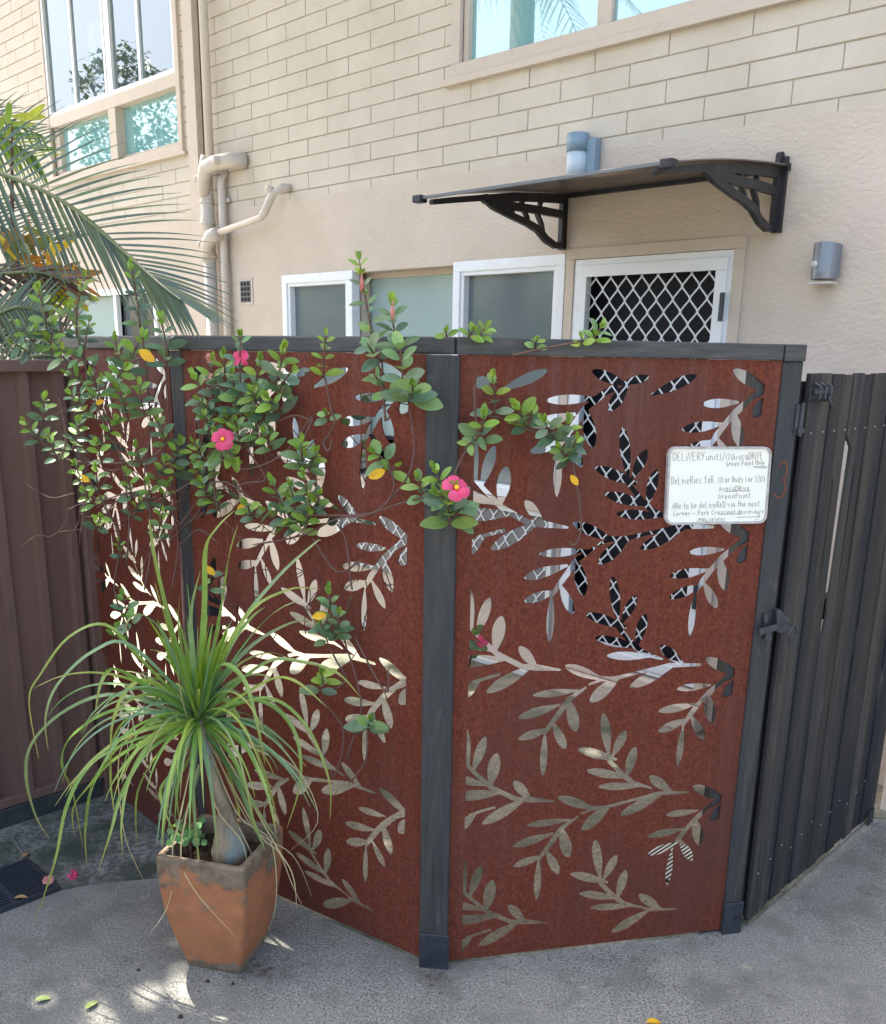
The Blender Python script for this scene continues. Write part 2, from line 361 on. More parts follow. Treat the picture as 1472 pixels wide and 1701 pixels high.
# ------------------------------------------------------------------ house
house = thing('house', WP(3, 0, 0), 'two storey beige painted brick house with rendered lower wall behind the screen fence', 'house')
Z_R = 2.70; TOP = 5.9; SA, SB = -2.5, 11.0
OPEN = [(.0, 2.69, 3.20, 4.75), (5.46, 7.57, 3.20, 4.95), (1.935, 4.27, 1.0, 2.235), (.975, 1.895, .19, 2.262), (5.95, 7.45, 1.3, 2.22)]
def cells(s0, s1, z0, z1, holes):
    ss = sorted({s0, s1}|{v for h in holes for v in h[:2] if s0 < v < s1}); zz = sorted({z0, z1}|{v for h in holes for v in h[2:] if z0 < v < z1})
    for a, b in zip(ss, ss[1:]):
        for c, d in zip(zz, zz[1:]):
            m = ((a+b)/2, (c+d)/2)
            if not any(h[0] < m[0] < h[1] and h[2] < m[1] < h[3] for h in holes): yield a, b, c, d
w = MB()
for a, b, c, d in cells(SA, SB, 0, TOP, OPEN):
    w.quad(WP(b, c), WP(a, c), WP(a, d), WP(b, d))
for (a, b, c, d) in OPEN:                                      # reveals
    for p, q in (((a, c), (a, d)), ((a, d), (b, d)), ((b, d), (b, c)), ((b, c), (a, c))):
        w.quad(WP(*p, 0), WP(*q, 0), WP(*q, -.2), WP(*p, -.2))
for a, b, c, d in cells(SA, SB, 0, TOP, OPEN):
    w.quad(WP(a, c, -.2), WP(b, c, -.2), WP(b, d, -.2), WP(a, d, -.2))
# the other three sides
w.quad(WP(SA, 0), WP(SA, 0, -6), WP(SA, TOP, -6), WP(SA, TOP)); w.quad(WP(SB, 0, -6), WP(SB, 0), WP(SB, TOP), WP(SB, TOP, -6))
w.quad(WP(SA, 0, -6), WP(SB, 0, -6), WP(SB, TOP, -6), WP(SA, TOP, -6))
wall = build('wall', w, 'mortar', house)
rf = MB()
ev = [WP(SA-.2, TOP, .12), WP(SB+.2, TOP, .12), WP(SB+.2, TOP, -6.2), WP(SA-.2, TOP, -6.2)]
rd = [WP(SA-.2, TOP+1.4, -3), WP(SB+.2, TOP+1.4, -3)]
rf.poly(ev); rf.quad(ev[0], ev[1], rd[1], rd[0]); rf.quad(ev[2], ev[3], rd[0], rd[1]); rf.poly([ev[0], rd[0], ev[3]]); rf.poly([ev[1], ev[2], rd[1]])
build('roof', rf, 'roof', house)
# bricks: real courses with recessed joints
br = MB(); rr = random.Random(3); CH = .0965; BL = .396
zrow = Z_R+.006; row = 0; z = 2.752-CH
BOXES = OPEN+[(5.16, 5.32, 0, 9)]
while z < TOP-.02:
    z0 = max(z+.0026, Z_R); z1 = z+CH-.0026
    off = (3.126-BL*.5 if row % 2 else 3.126) % BL
    s = SA-BL+off
    while s < SB:
        a, b = max(s+.0020, SA), min(s+BL-.0020, SB); s += BL
        segs = [(a, b)]
        zm = (z0+z1)/2
        for h in BOXES:
            if h[2]-.02 < zm < h[3]+.02:
                ns = []
                for (p, q) in segs:
                    if q <= h[0] or p >= h[1]: ns.append((p, q)); continue
                    if p < h[0]: ns.append((p, h[0]))
                    if q > h[1]: ns.append((h[1], q))
                segs = ns
        for (p, q) in segs:
            if q-p < .02 or z1-z0 < .01: continue
            o = .0068+rr.uniform(-.0012, .0012); i = .0022; j = rr.uniform(-.0012, .0012)
            B = [WP(q, z0, .0), WP(p, z0, .0), WP(p, z1, .0), WP(q, z1, .0)]
            Md = [WP(q, z0+j, o-.003), WP(p, z0, o-.003), WP(p, z1, o-.003), WP(q, z1+j, o-.003)]
            F = [WP(q-i, z0+i, o), WP(p+i, z0+i, o), WP(p+i, z1-i, o), WP(q-i, z1-i, o)]
            br.ring_strip([B, Md, F], False); k = len(br.v)-4; br.f.append((k, k+1, k+2, k+3)); br.c.append(None)
    z += CH; row += 1
build('brickwork', br, 'brick', house)
rc = MB()
for a, b, c, d in cells(SA, SB, 0, Z_R+.004, OPEN):
    rc.quad(WP(b, c, .011), WP(a, c, .011), WP(a, d, .011), WP(b, d, .011))
rc.quad(WP(SB, Z_R+.004, .011), WP(SA, Z_R+.004, .011), WP(SA, Z_R+.004, 0), WP(SB, Z_R+.004, 0))
for (a, b, c, d) in OPEN[2:]:
    for p, q in (((a, c), (a, d)), ((a, d), (b, d)), ((b, d), (b, c)), ((b, c), (a, c))):
        rc.quad(WP(*p, .011), WP(*q, .011), WP(*q, -.001), WP(*p, -.001))
build('rendered_wall', rc, 'render', house)
# pier at the gate end
pm = MB(); pm.box(WP(-.45, 0, .012), dW*.45, -dG*.25, UZ*1.45); build('pier', pm, 'render', house, bevel=.01)
# vertical cover board between the two units
cb = MB(); cb.box(WP(5.17, 0, .012), dW*.13, -dG*.05, UZ*(TOP-.01)); build('corner_board', cb, 'trim', house, bevel=.004)

def frame(mb, s0, s1, z0, z1, wd, o0, o1, sides='LRTB', wb=None):
    """frame ring: s0<s1; from offset o0 (back) to o1 (front)"""
    t = -dG*(o1-o0); wb = wb or wd
    if 'T' in sides: mb.box(WP(s0, z1-wd, o0), dW*(s1-s0), t, UZ*wd)
    if 'B' in sides: mb.box(WP(s0, z0, o0), dW*(s1-s0), t, UZ*wb)
    zz0 = z0+(wb if 'B' in sides else 0); zz1 = z1-(wd if 'T' in sides else 0)
    if 'R' in sides: mb.box(WP(s0, zz0, o0), dW*wd, t, UZ*(zz1-zz0))
    if 'L' in sides: mb.box(WP(s1-wd, zz0, o0), dW*wd, t, UZ*(zz1-zz0))
def pane(mb, s0, s1, z0, z1, off): mb.quad(WP(s1, z0, off), WP(s0, z0, off), WP(s0, z1, off), WP(s1, z1, off))
# room darkness behind all openings
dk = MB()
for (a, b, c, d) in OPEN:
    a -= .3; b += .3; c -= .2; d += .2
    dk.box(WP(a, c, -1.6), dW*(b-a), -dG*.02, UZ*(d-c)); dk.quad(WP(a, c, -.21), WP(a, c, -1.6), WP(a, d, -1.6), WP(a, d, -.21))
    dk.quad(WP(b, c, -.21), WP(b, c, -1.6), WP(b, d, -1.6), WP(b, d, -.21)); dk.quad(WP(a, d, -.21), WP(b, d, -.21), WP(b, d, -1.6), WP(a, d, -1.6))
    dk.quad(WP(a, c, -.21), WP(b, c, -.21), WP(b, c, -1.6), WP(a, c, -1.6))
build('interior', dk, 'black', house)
# upper right window
f = MB(); frame(f, -.04, 2.735, 3.166, 4.79, .062, .002, .030); 
f.box(WP(-.08, 3.128, .003), dW*2.86, -dG*.042, UZ*.036)
win = build('window', f, 'trim', house, bevel=.003)
f = MB(); frame(f, .0, 2.672, 3.200, 4.73, .034, -.06, .001); f.box(WP(1.745, 3.236, -.055), dW*.08, -dG*.05, UZ*1.46); build('sash', f, 'trim', win, bevel=.002)
for a, b in ((1.827, 2.64), (.034, 1.743)):
    f = MB(); pane(f, a, b, 3.234, 4.70, -.03); build('pane', f, 'glass_teal', win)
# upper left window
f = MB(); frame(f, 5.425, 7.61, 3.14, 4.99, .055, .002, .028); f.box(WP(5.38, 3.118, .003), dW*2.27, -dG*.04, UZ*.02)
win = build('window', f, 'trim', house, bevel=.003)
f = MB(); f.box(WP(5.48, 3.575, -.09), dW*2.075, -dG*.115, UZ*.085)   # transom
f.box(WP(6.39, 3.197, -.10), dW*.115, -dG*.125, UZ*.377)              # post between the low panes
f.box(WP(5.48, 3.195, -.09), dW*.905, -dG*.08, UZ*.03); f.box(WP(6.51, 3.195, -.09), dW*1.045, -dG*.08, UZ*.03)
f.box(WP(7.46, 3.228, -.09), dW*.095, -dG*.08, UZ*.346)
build('transom', f, 'trim', win, bevel=.003)
f = MB()
for a, b in ((5.48, 6.44), (6.50, 7.555)):
    frame(f, a, b, 3.662, 4.92, .032, -.03, .02); mid = (a+b)/2+.02
    f.box(WP(mid, 3.695, -.028), dW*.035, -dG*.04, UZ*1.19)
f.box(WP(6.442, 3.662, -.03), dW*.056, -dG*.045, UZ*1.258)
build('sash', f, 'white', win, bevel=.002)
for a, b in ((5.48, 6.39), (6.505, 7.46)):
    f = MB(); pane(f, a, b, 3.225, 3.575, -.05); build('pane', f, 'glass_teal', win, label='teal filmed lower pane')
for a, b in ((5.51, 6.41), (6.53, 7.53)):
    f = MB(); pane(f, a, b, 3.69, 4.9, -.005); build('pane', f, 'glass_clear', win)
def drape(s0, s1, z0, z1, off, amp=.02, wl=.07):
    d = MB(); n = int((s1-s0)/.012); P = []
    for k in range(n+1):
        s = s0+(s1-s0)*k/n; P.append((s, off+amp*math.sin(2*PI*s/wl)+amp*.5*math.sin(2*PI*s/wl*.37+1)))
    for (a, o1), (b, o2) in zip(P, P[1:]): d.quad(WP(b, z0, o2), WP(a, z0, o1), WP(a, z1, o1), WP(b, z1, o2))
    return d
build('curtain', drape(5.5, 5.95, 3.6, 4.95, -.28), 'curtain', win); build('curtain', drape(6.95, 7.35, 3.6, 4.4, -.28), 'curtain', win)
# lower long window (three lights)
f = MB(); frame(f, 2.698, 3.80, 1.0, 2.235, .03, -.16, -.10, 'RTB'); f.box(WP(3.55, 1.03, -.12), dW*.05, -dG*.06, UZ*1.17); f.box(WP(1.90, .955, .013), dW*2.42, -dG*.05, UZ*.04)
win = build('window', f, 'trim', house, bevel=.002)
f = MB(); frame(f, 3.56, 4.285, .998, 2.247, .052, -.04, .022); frame(f, 3.575, 4.27, 1.0, 2.236, .062, -.055, .012); build('sash', f, 'white', win, bevel=.003)
f = MB(); frame(f, 1.92, 2.696, .998, 2.250, .052, -.04, .022); frame(f, 1.935, 2.682, 1.0, 2.238, .062, -.055, .012); build('sash', f, 'white', win, bevel=.003)
for a, b in ((3.637, 4.208), (1.997, 2.62)):
    f = MB(); pane(f, a, b, 1.06, 2.175, -.03); build('pane', f, 'glass_dark', win, label='grey insect screened side pane')
f = MB(); pane(f, 2.728, 3.80, 1.25, 2.205, -.13); build('pane', f, 'glass_pale', win, label='pale frosted centre pane')
f = MB(); frame(f, 2.73, 3.79, 1.035, 1.25, .02, -.16, -.105); build('rail', f, 'black', win)
# vent brick and low left window
f = MB(); f.box(WP(4.63, 2.07, .012), dW*.165, -dG*.004, UZ*.18); v = build('vent', f, 'trim', house, bevel=.002)
f = MB(); f.box(WP(4.655, 2.088, .0165), dW*.118, -dG*.003, UZ*.142); 
build('grille', f, 'vent', v)
f = MB()
for k in range(3):
    for q in range(4): f.box(WP(4.662+k*.038, 2.096+q*.034, .020), dW*.026, -dG*.002, UZ*.024)
build('hole', f, 'black', v)
f = MB(); f.box(WP(5.60, 2.09, .012), dW*.12, -dG*.004, UZ*.13); build('vent', f, 'vent', house, bevel=.002)
f = MB(); frame(f, 5.93, 7.47, 1.28, 2.24, .05, .011, .03); f.box(WP(6.60, 1.33, -.02), dW*.05, -dG*.04, UZ*.86); win = build('window', f, 'white', house, bevel=.002)
f = MB(); pane(f, 5.96, 6.60, 1.3, 2.2, -.04); build('pane', f, 'glass_clear', win); f = MB(); pane(f, 6.65, 7.44, 1.3, 2.2, -.04); build('pane', f, 'glass_pale', win)
# diamond mesh helper
def diamond(s0, s1, z0, z1, off, p=.088, per=.112, wd=.0058, th=.006):
    mb = MB(); n = int((s1-s0)/(p/2))+2; st = 12
    for k in range(n):
        xc = s0+(k-.3)*p/2; sg = 1 if k % 2 else -1; pts = []
        m = int((z1-z0)/per*st)
        for q in range(m+1):
            zz = z0+(z1-z0)*q/m; c = 1-4*abs(((zz-z0)/per) % 1-.5); c = max(-1, min(1, c*1.28))
            pts.append((xc+sg*c*(p/4-wd*.25), zz))
        for (a, za), (b, zb) in zip(pts, pts[1:]):
            if min(a, b) < s0 or max(a, b) > s1: continue
            d = Vector((b-a, zb-za)).normalized(); nx, nz = -d.y*wd/2, d.x*wd/2
            e = d*.0008
            F = [WP(a-e.x+nx, za-e.y+nz, off+th), WP(a-e.x-nx, za-e.y-nz, off+th), WP(b+e.x-nx, zb+e.y-nz, off+th), WP(b+e.x+nx, zb+e.y+nz, off+th)]
            B = [v+dG*th for v in F]
            i = len(mb.v); mb.v += F+B
            for q4 in ((0, 1, 2, 3), (0, 4, 5, 1), (3, 2, 6, 7), (4, 7, 6, 5)): mb.f.append(tuple(i+t for t in q4)); mb.c.append(None)
    return mb
# security door
f = MB(); frame(f, .953, 1.915, .192, 2.272, .052, -.05, .022, 'LRT'); door = build('door_frame', f, 'trim', house, bevel=.003)
f = MB(); frame(f, 1.006, 1.862, .20, 2.218, .072, -.03, .016, wb=.10); frame(f, 1.03, 1.838, .225, 2.19, .055, .0165, .024, wb=.055)
dr = build('door', f, 'white', house, bevel=.003)
build('security_mesh', diamond(1.08, 1.79, .285, 2.135, -.012), 'white', dr)
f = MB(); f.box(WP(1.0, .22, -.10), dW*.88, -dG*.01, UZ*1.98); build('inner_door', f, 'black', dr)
for z in (1.92, .6):
    f = MB(); f.box(WP(1.028, z, .0245), dW*.018, -dG*.012, UZ*.12); build('hinge', f, 'darkmetal', dr)
f = MB(); f.box(WP(1.80, 1.13, .0245), dW*.03, -dG*.02, UZ*.2); build('handle', f, 'alu', dr, bevel=.003)
f = MB(); f.box(WP(.93, .0, .013), dW*1.01, -dG*.10, UZ*.13); f.box(WP(.93, .132, .013), dW*1.01, -dG*.05, UZ*.055); build('door_step', f, 'render', house, bevel=.01)
# old security screen leaning on the wall under the window
scr = thing('security_screen', WP(2.7, 0, .08), 'grey diamond mesh security screen standing under the long window behind the fence', 'screen')
f = MB(); f.box(WP(1.93, .40, .02), dW*1.75, -dG*.01, UZ*.54); build('panel', f, M['glass_dark'] if 0 else 'vent', scr)
build('mesh', diamond(1.94, 3.67, .405, .935, .0305, p=.095, per=.12), 'white', scr)
f = MB(); frame(f, 1.90, 3.71, .0, .955, .03, .02, .045, wb=.03); build('frame', f, 'alu', scr)

# ------------------------------------------------------------------ waste pipes
pp = thing('waste_pipe', WP(5.12, 0, .08), 'thick beige waste pipe running down the house wall beside the corner board', 'pipe')
f = MB(); f.tube([WP(4.985, 3.02, .085), WP(4.985, 5.8, .085)], .030, 14); build('upper_pipe', f, 'pipe', pp, smooth=True)
f = MB()
sx = 5.045
prof = [(3.06, .030), (3.03, .038), (2.98, .050), (2.955, .052), (2.95, .047), (2.66, .047), (2.655, .051), (2.60, .051), (2.595, .047), (2.36, .047)]
f.tube([WP(sx, z, .085) for z, r in prof], [r for z, r in prof], 18)
f.tube([WP(sx, .0, .085), WP(sx, 2.365, .085)], .046, 18)
build('stack', f, 'pipe', pp, smooth=True)
f = MB(); f.tube([WP(sx, 2.80, .10), WP(sx-.04, 2.90, .13), WP(sx-.10, 2.965, .14), WP(sx-.2, 2.985, .13), WP(sx-.34, 2.99, .10), WP(sx-.38, 2.99, .01)], [.042, .047, .050, .050, .049, .048], 16)
f.tube([WP(sx-.27, 2.99, .12), WP(sx-.27, 2.985, .195)], [.028, .028], 14)
build('junction', f, 'pipe', pp, smooth=True)
f = MB(); f.tube([WP(sx, 2.38, .10), WP(sx-.03, 2.47, .12), WP(sx-.10, 2.525, .13), WP(sx-.2, 2.54, .13)], [.042, .046, .048, .044], 16)
f.tube([WP(sx-.18, 2.54, .13), WP(sx-.68, 2.60, .12), WP(sx-.73, 2.63, .12), WP(sx-.80, 2.74, .10), WP(sx-.86, 2.775, .06), WP(sx-.86, 2.775, .0)], [.022, .022, .026, .026, .026, .024], 14)
f.tube([WP(sx-.80, 2.755, .10), WP(sx-.785, 2.77, .14)], .022, 12)
build('branch_pipe', f, 'pipe', pp, smooth=True)
f = MB()
for z in (2.93, 2.50):
    f = MB(); f.tube([WP(sx+.04, z-.02, .10), WP(sx+.06, z-.02, .14)], .024, 14); build('access_cap', f, 'pipe', pp, smooth=True)
for z in (2.76, 2.62, 2.40):
    f = MB(); f.tube([WP(sx, z-.012, .085), WP(sx, z+.012, .085)], .0535, 18); build('collar', f, 'pipe', pp, smooth=True)
dp = MB(); dp.tube([WP(4.905, 0, .055), WP(4.905, 2.86, .055), WP(4.905, 2.9, .05), WP(4.905, 2.93, .03), WP(4.905, 2.94, .0)], [.026]*5, 12)
for z in (2.75, .9): dp.box(WP(4.86, z, .012), dW*.09, -dG*.02, UZ*.03)
build('drain_pipe', dp, 'pipe', loc=WP(4.905, 0, .055), smooth=True, label='slim beige drain pipe running up the wall just right of the thick waste pipe', cat='pipe')
# short blue-grey pipe over the awning
bp = thing('vent_pipe', WP(1.9, 2.5, .06), 'short pale blue capped pipe stub on the wall above the door awning', 'pipe')
f = MB(); f.tube([WP(1.845, 2.575, .065), WP(1.845, 2.70, .065)], .050, 18); build('pipe', f, 'pvcwhite', bp, smooth=True)
f = MB(); f.tube([WP(1.845, 2.695, .065), WP(1.845, 2.775, .065), WP(1.845, 2.777, .065)], [.054, .054, .045], 18); build('cap', f, 'pvcblue', bp, smooth=True)
f = MB(); f.box(WP(1.745, 2.575, .013), dW*.055, -dG*.05, UZ*.175); build('bracket', f, 'pvcblue', bp, bevel=.006)

# ------------------------------------------------------------------ awning
aw = thing('door_awning', WP(1.39, 2.5, 0), 'smoked plastic door awning on black scrolled brackets above the white security door', 'awning')
def AZ(d): return 2.525-.12*(d/.93)+.015*math.sin(PI*d/.93)
f = MB(); n = 10
for k in range(n):
    d0, d1 = .02+.93*k/n, .02+.93*(k+1)/n
    f.quad(WP(2.0, AZ(d0-.02), d0), WP(.79, AZ(d0-.02), d0), WP(.79, AZ(d1-.02), d1), WP(2.0, AZ(d1-.02), d1))
    f.quad(WP(.79, AZ(d0-.02)+.005, d0), WP(2.0, AZ(d0-.02)+.005, d0), WP(2.0, AZ(d1-.02)+.005, d1), WP(.79, AZ(d1-.02)+.005, d1))
build('sheet', f, 'smoked', aw)
f = MB(); f.box(WP(.77, AZ(.93)-.008, .944), dW*1.25, -dG*.012, UZ*.013); build('front_strip', f, 'edgestrip', aw, bevel=.002)
f = MB(); f.box(WP(.79, AZ(0)-.02, .012), dW*1.21, -dG*.022, UZ*.03); build('rear_strip', f, 'blackplastic', aw, bevel=.003)
for a in (.755, 1.985):
    f = MB(); f.box(WP(a, AZ(.93)-.020, .925), dW*.05, -dG*.045, UZ*.030); build('end_cap', f, 'blackplastic', aw, bevel=.004)
def bracket(s):
    P = []
    P += strip2([(d, AZ(d)-.022) for d in (0.02, .2, .4, .6, .8, .93)], [.04, .04, .038, .026, .024, .022])
    P += strip2([(.022, 2.275), (.022, 2.56)], .040)
    P += strip2([(.02, 2.295), (.08, 2.283), (.15, 2.305), (.22, 2.345), (.30, 2.365), (.42, 2.385), (.54, 2.41), (.60, 2.435)], [.03, .03, .034, .034, .030, .028, .03, .03])
    P += strip2([(.02, 2.430), (.2, 2.430), (.4, 2.425), (.60, 2.435)], [.034, .036, .036, .04])
    P += strip2([(.17, 2.31), (.19, 2.37), (.24, 2.43)], .016); P += strip2([(.29, 2.36), (.30, 2.39), (.34, 2.43)], .015)
    P += strip2([(.40, 2.38), (.41, 2.40), (.45, 2.43)], .015); P += strip2([(.22, 2.43), (.20, 2.47), (.12, 2.50)], .014); P += strip2([(.36, 2.43), (.33, 2.46), (.25, 2.49)], .013)
    return planar(P, None, lambda u, v: WP(s, v, u+.012), -dW, .022)
build('bracket', bracket(1.925), 'blackplastic', aw); build('bracket', bracket(.82), 'blackplastic', aw)
for a in (1.925, .80):
    f = MB(); f.box(WP(a, 2.27, .013), dW*.04, -dG*.02, UZ*.29); build('wall_plate', f, 'blackplastic', aw)

# ------------------------------------------------------------------ wall light
wl = thing('wall_light', WP(.61, 2.13, .07), 'small grey curved wall light on the render right of the door', 'light')
f = MB(); rings = []
for z, sc in ((2.075, .95), (2.10, 1), (2.17, 1), (2.195, 1)):
    rings.append([WP(.58+.055*sc*math.cos(t), z+(.018*(1+math.sin(t))*.5 if z > 2.18 else 0), .04+.055*sc*max(0, math.sin(t))*1.3) for t in [PI*k/12 for k in range(13)]])
f.ring_strip(rings, True); build('housing', f, 'light', wl, smooth=False)
f = MB(); f.tube([WP(.60, 2.13, .09), WP(.60, 2.13, .118)], [.014, .012], 14); build('sensor', f, 'lens', wl, smooth=True)
f = MB(); f.box(WP(.545, 2.08, .012), dW*.06, -dG*.03, UZ*.09); build('base', f, 'darkmetal', wl)
f = MB(); f.box(WP(.532, 2.056, .035), dW*.096, -dG*.06, UZ*.008); build('diffuser', f, 'lens', wl)

# ------------------------------------------------------------------ screen fence
d1 = (pr-cp).normalized(); n1 = d1.cross(UZ)
n1 = n1 if n1.dot(CAM-cp) > 0 else -n1
def uvR(x, y):
    p = onpl(x, y, cp, n1); return ((p-cp).dot(d1), p.z)
def r7(x, y): return uvR(740+x/2.4533, 1060+y/2.4533)
def leafpoly(b, t, w_px):
    """pixel outline of one cut-out leaf: base, tip, width"""
    b = Vector(b); t = Vector(t); d = t-b; Ln = d.length; d.normalize(); nn = Vector((-d.y, d.x))
    prof = [(0, .30), (.12, .42), (.28, .72), (.45, .94), (.60, 1.0), (.74, .93), (.86, .70), (.94, .45), (.985, .22)]
    A_ = [b+d*Ln*k+nn*w_px*1.03/2*q for k, q in prof]; B_ = [b+d*Ln*k-nn*w_px*1.03/2*q for k, q in prof]
    return A_+[t]+B_[::-1]
def LF(bx, by, tx, ty, w): return [[r7(p.x, p.y) for p in leafpoly((bx, by), (tx, ty), w*.98)]]
def ST(pts, ws): return [[r7(*p) for p in q] for q in strip2(pts, ws)]
S1 = (ST([(655, 470), (668, 500), (720, 555), (765, 592), (842, 613)], [16, 18, 22, 24, 9]) + LF(668, 482, 645, 306, 42)+LF(680, 485, 738, 377, 40)
      + LF(702, 498, 540, 452, 40)+LF(738, 572, 775, 443, 42)+LF(745, 570, 577, 540, 38)+LF(800, 604, 622, 606, 34))
S2 = (ST([(85, 480), (95, 525), (130, 560), (190, 612), (290, 658), (350, 660), (440, 666)], [10, 18, 18, 22, 22, 26, 9]) + LF(96, 530, 84, 366, 30)
      + LF(112, 548, 164, 402, 42)+LF(183, 610, 210, 470, 52)+LF(170, 602, 30, 568, 36)+LF(230, 632, 20, 650, 46)
      + LF(350, 662, 278, 582, 40)+LF(330, 655, 150, 760, 46)+ST([(205, 690), (150, 706), (100, 722)], 14)+LF(125, 715, 40, 790, 46))
S4 = (ST([(560, 682), (600, 695), (650, 692), (740, 668), (870, 635), (990, 629)], [18, 22, 18, 14, 20, 12]) + LF(610, 698, 458, 648, 40)+LF(675, 682, 556, 784, 48)
      + LF(880, 640, 714, 722, 42)+LF(925, 630, 832, 562, 42)+ST([(600, 700), (556, 716)], 12))
S4b = ST([(815, 1108), (940, 1106)], [20, 9])+LF(880, 1108, 788, 1046, 40)+LF(835, 1108, 676, 1202, 38)+ST([(740, 1085), (790, 1096), (830, 1108)], 12)
S3 = (ST([(576, 201), (505, 250), (470, 300), (440, 340), (408, 385)], [12, 24, 26, 22, 18]) + LF(545, 214, 356, 234, 34)+LF(470, 272, 297, 326, 40)
      + LF(502, 245, 534, 384, 50)+LF(438, 345, 492, 455, 40)+LF(430, 368, 297, 414, 36)+LF(407, 378, 398, 564, 32))
S5 = (ST([(1200, 128), (1130, 175), (1075, 225), (1040, 262), (1000, 312), (970, 356)], [34, 20, 26, 22, 24, 14]) + LF(1200, 150, 1060, 82, 46)
      + LF(1215, 150, 1134, 240, 44)+LF(1085, 192, 944, 208, 32)+LF(1025, 270, 868, 300, 36)+LF(1066, 222, 1090, 348, 48)
      + LF(1002, 318, 1057, 414, 40)+LF(992, 330, 867, 382, 38)+LF(972, 350, 949, 522, 30))
# the topmost, partly cropped sprays
def r6(x, y): return uvR(740+x/2.4533, 560+y/2.4533)
def LF6(bx, by, tx, ty, w): return [[r6(p.x, p.y) for p in leafpoly((bx, by), (tx, ty), w)]]
def ST6(pts, ws): return [[r6(*p) for p in q] for q in strip2(pts, ws)]
TOPS = (LF6(232, 214, 418, 134, 44)+[[r6(150+34*math.cos(t*PI/6), 185+27*math.sin(t*PI/6)) for t in range(12)]]
        + LF6(740, 196, 598, 136, 44)+LF6(720, 190, 832, 160, 34)+LF6(748, 186, 668, 302, 50)+ST6([(705, 200), (660, 222), (595, 262)], [34, 26, 24])
        + LF6(842, 236, 1028, 154, 44))
PV = .4026
def shift(polys, dv): return [[(u, v+dv) for u, v in p] for p in polys]
PAT = []
for k in (2, 1, 0, -1): PAT += shift(S1, k*PV)+shift(S2, k*PV)+shift(S3, k*PV)+shift(S5, k*PV)
for k in (2, 1, 0): PAT += shift(S4, k*PV)
PAT += S4b+TOPS
UA, UB = .088, .888
def clip(poly, ua, ub):
    out = poly
    for lim, sg in ((ua, 1), (ub, -1)):
        src = out; out = []
        for k in range(len(src)):
            a, b = src[k-1], src[k]; ia = sg*(a[0]-lim) >= 0; ib = sg*(b[0]-lim) >= 0
            if ia != ib:
                t = (lim-a[0])/(b[0]-a[0]); out.append((lim, a[1]+(b[1]-a[1])*t))
            if ib: out.append(b)
        if len(out) < 3: return None
    return out
PAT = [q for q in (clip(p, UA, UB) for p in PAT) if q]
fence = thing('screen_fence', cp, 'angled screen fence of rusty leaf-cut steel panels between charcoal timber posts', 'fence')
def cpanel(o, d, n, w0_, w1_, uf=lambda u: u):
    P = [[(uf(u), v) for u, v in p] for p in PAT]
    return planar(P, [(w0_, .012), (w1_, .012), (w1_, 1.7535), (w0_, 1.7535)], lambda u, v: o+d*u+UZ*v, n, .005)
d2 = (cp-lp).normalized(); n2 = d2.cross(UZ); n2 = n2 if n2.dot(CAM-cp) > 0 else -n2
d3 = (lp-l3).normalized(); n3 = d3.cross(UZ); n3 = n3 if n3.dot(CAM-lp) > 0 else -n3
L2 = (cp-lp).length; L3 = (lp-l3).length
build('steel_panel', cpanel(cp, d1, n1, .040, .932), 'corten', fence)
build('steel_panel', cpanel(lp, d2, n2, .030, L2-.040), 'corten', fence)
build('steel_panel', cpanel(l3, d3, n3, .0, L3-.03, lambda u: (u-.088)/.80*(L3-.10)+.04), 'corten', fence)
def post(c, du, w_, dep, h, name='post'):
    nn = du.cross(UZ); nn = nn if nn.dot(CAM-c) > 0 else -nn
    f = MB(); f.cbox(c+UZ*h/2-nn*(dep/2-.006), du*w_, nn*dep, UZ*h); return build(name, f, 'timber', fence, bevel=.004)
dm = Vector((1, -.12, 0)).normalized()
post(cp+Vector((.002, 0, 0)), dm, .084, .09, 1.752)
post(pr+d1*.012, d1, .060, .09, 1.752)
post(lp+Vector((.012, .0, 0)), (d2+d3).normalized(), .066, .08, 1.752)
post(l3-d3*.02, d3, .06, .07, 1.752)
for o_, a_, d_, nn_ in ((cp, .862, d1, n1), (lp, .030, d2, n2)):
    f = MB(); f.box(o_+d_*a_-nn_*.062+UZ*.01, d_*.066, nn_*.055, UZ*1.735); build('rear_post', f, 'timber', fence, bevel=.003)
def rail(a, b, z0, z1, o, w_=.075):
    d = (b-a).normalized(); nn = d.cross(UZ); nn = nn if nn.dot(CAM-a) > 0 else -nn
    f = MB(); f.box(a+UZ*z0-nn*(w_-o), b-a, nn*w_, UZ*(z1-z0)); return build('top_rail', f, 'timberrail', fence, bevel=.004)
rail(cp+d1*.034, pr-d1*.022, 1.754, 1.796, .010)
rail(lp+d2*.0, cp+d1*.033, 1.754, 1.796, .010); rail(l3-d3*.05, lp-d3*.001, 1.753, 1.795, .008)
f = MB(); f.cbox(pr+d1*.0115+UZ*1.774+n1*-.026, d1*.063, n1*.078, UZ*.044); build('rail_end', f, 'timberrail', fence, bevel=.003)
f = MB(); f.cbox(cp+Vector((.002, 0, .055))+n1*.010, dm*.088, n1*.006, UZ*.118); build('post_shoe', f, 'darkmetal', fence, bevel=.002)
f = MB(); f.cbox(pr+d1*.014+UZ*.040+n1*.010, d1*.066, n1*.006, UZ*.14)
f.cbox(pr-d1*.05+UZ*.006-n1*.03, d1*.08, n1*.06, UZ*.006)
build('post_shoe', f, 'darkmetal', fence, bevel=.002)
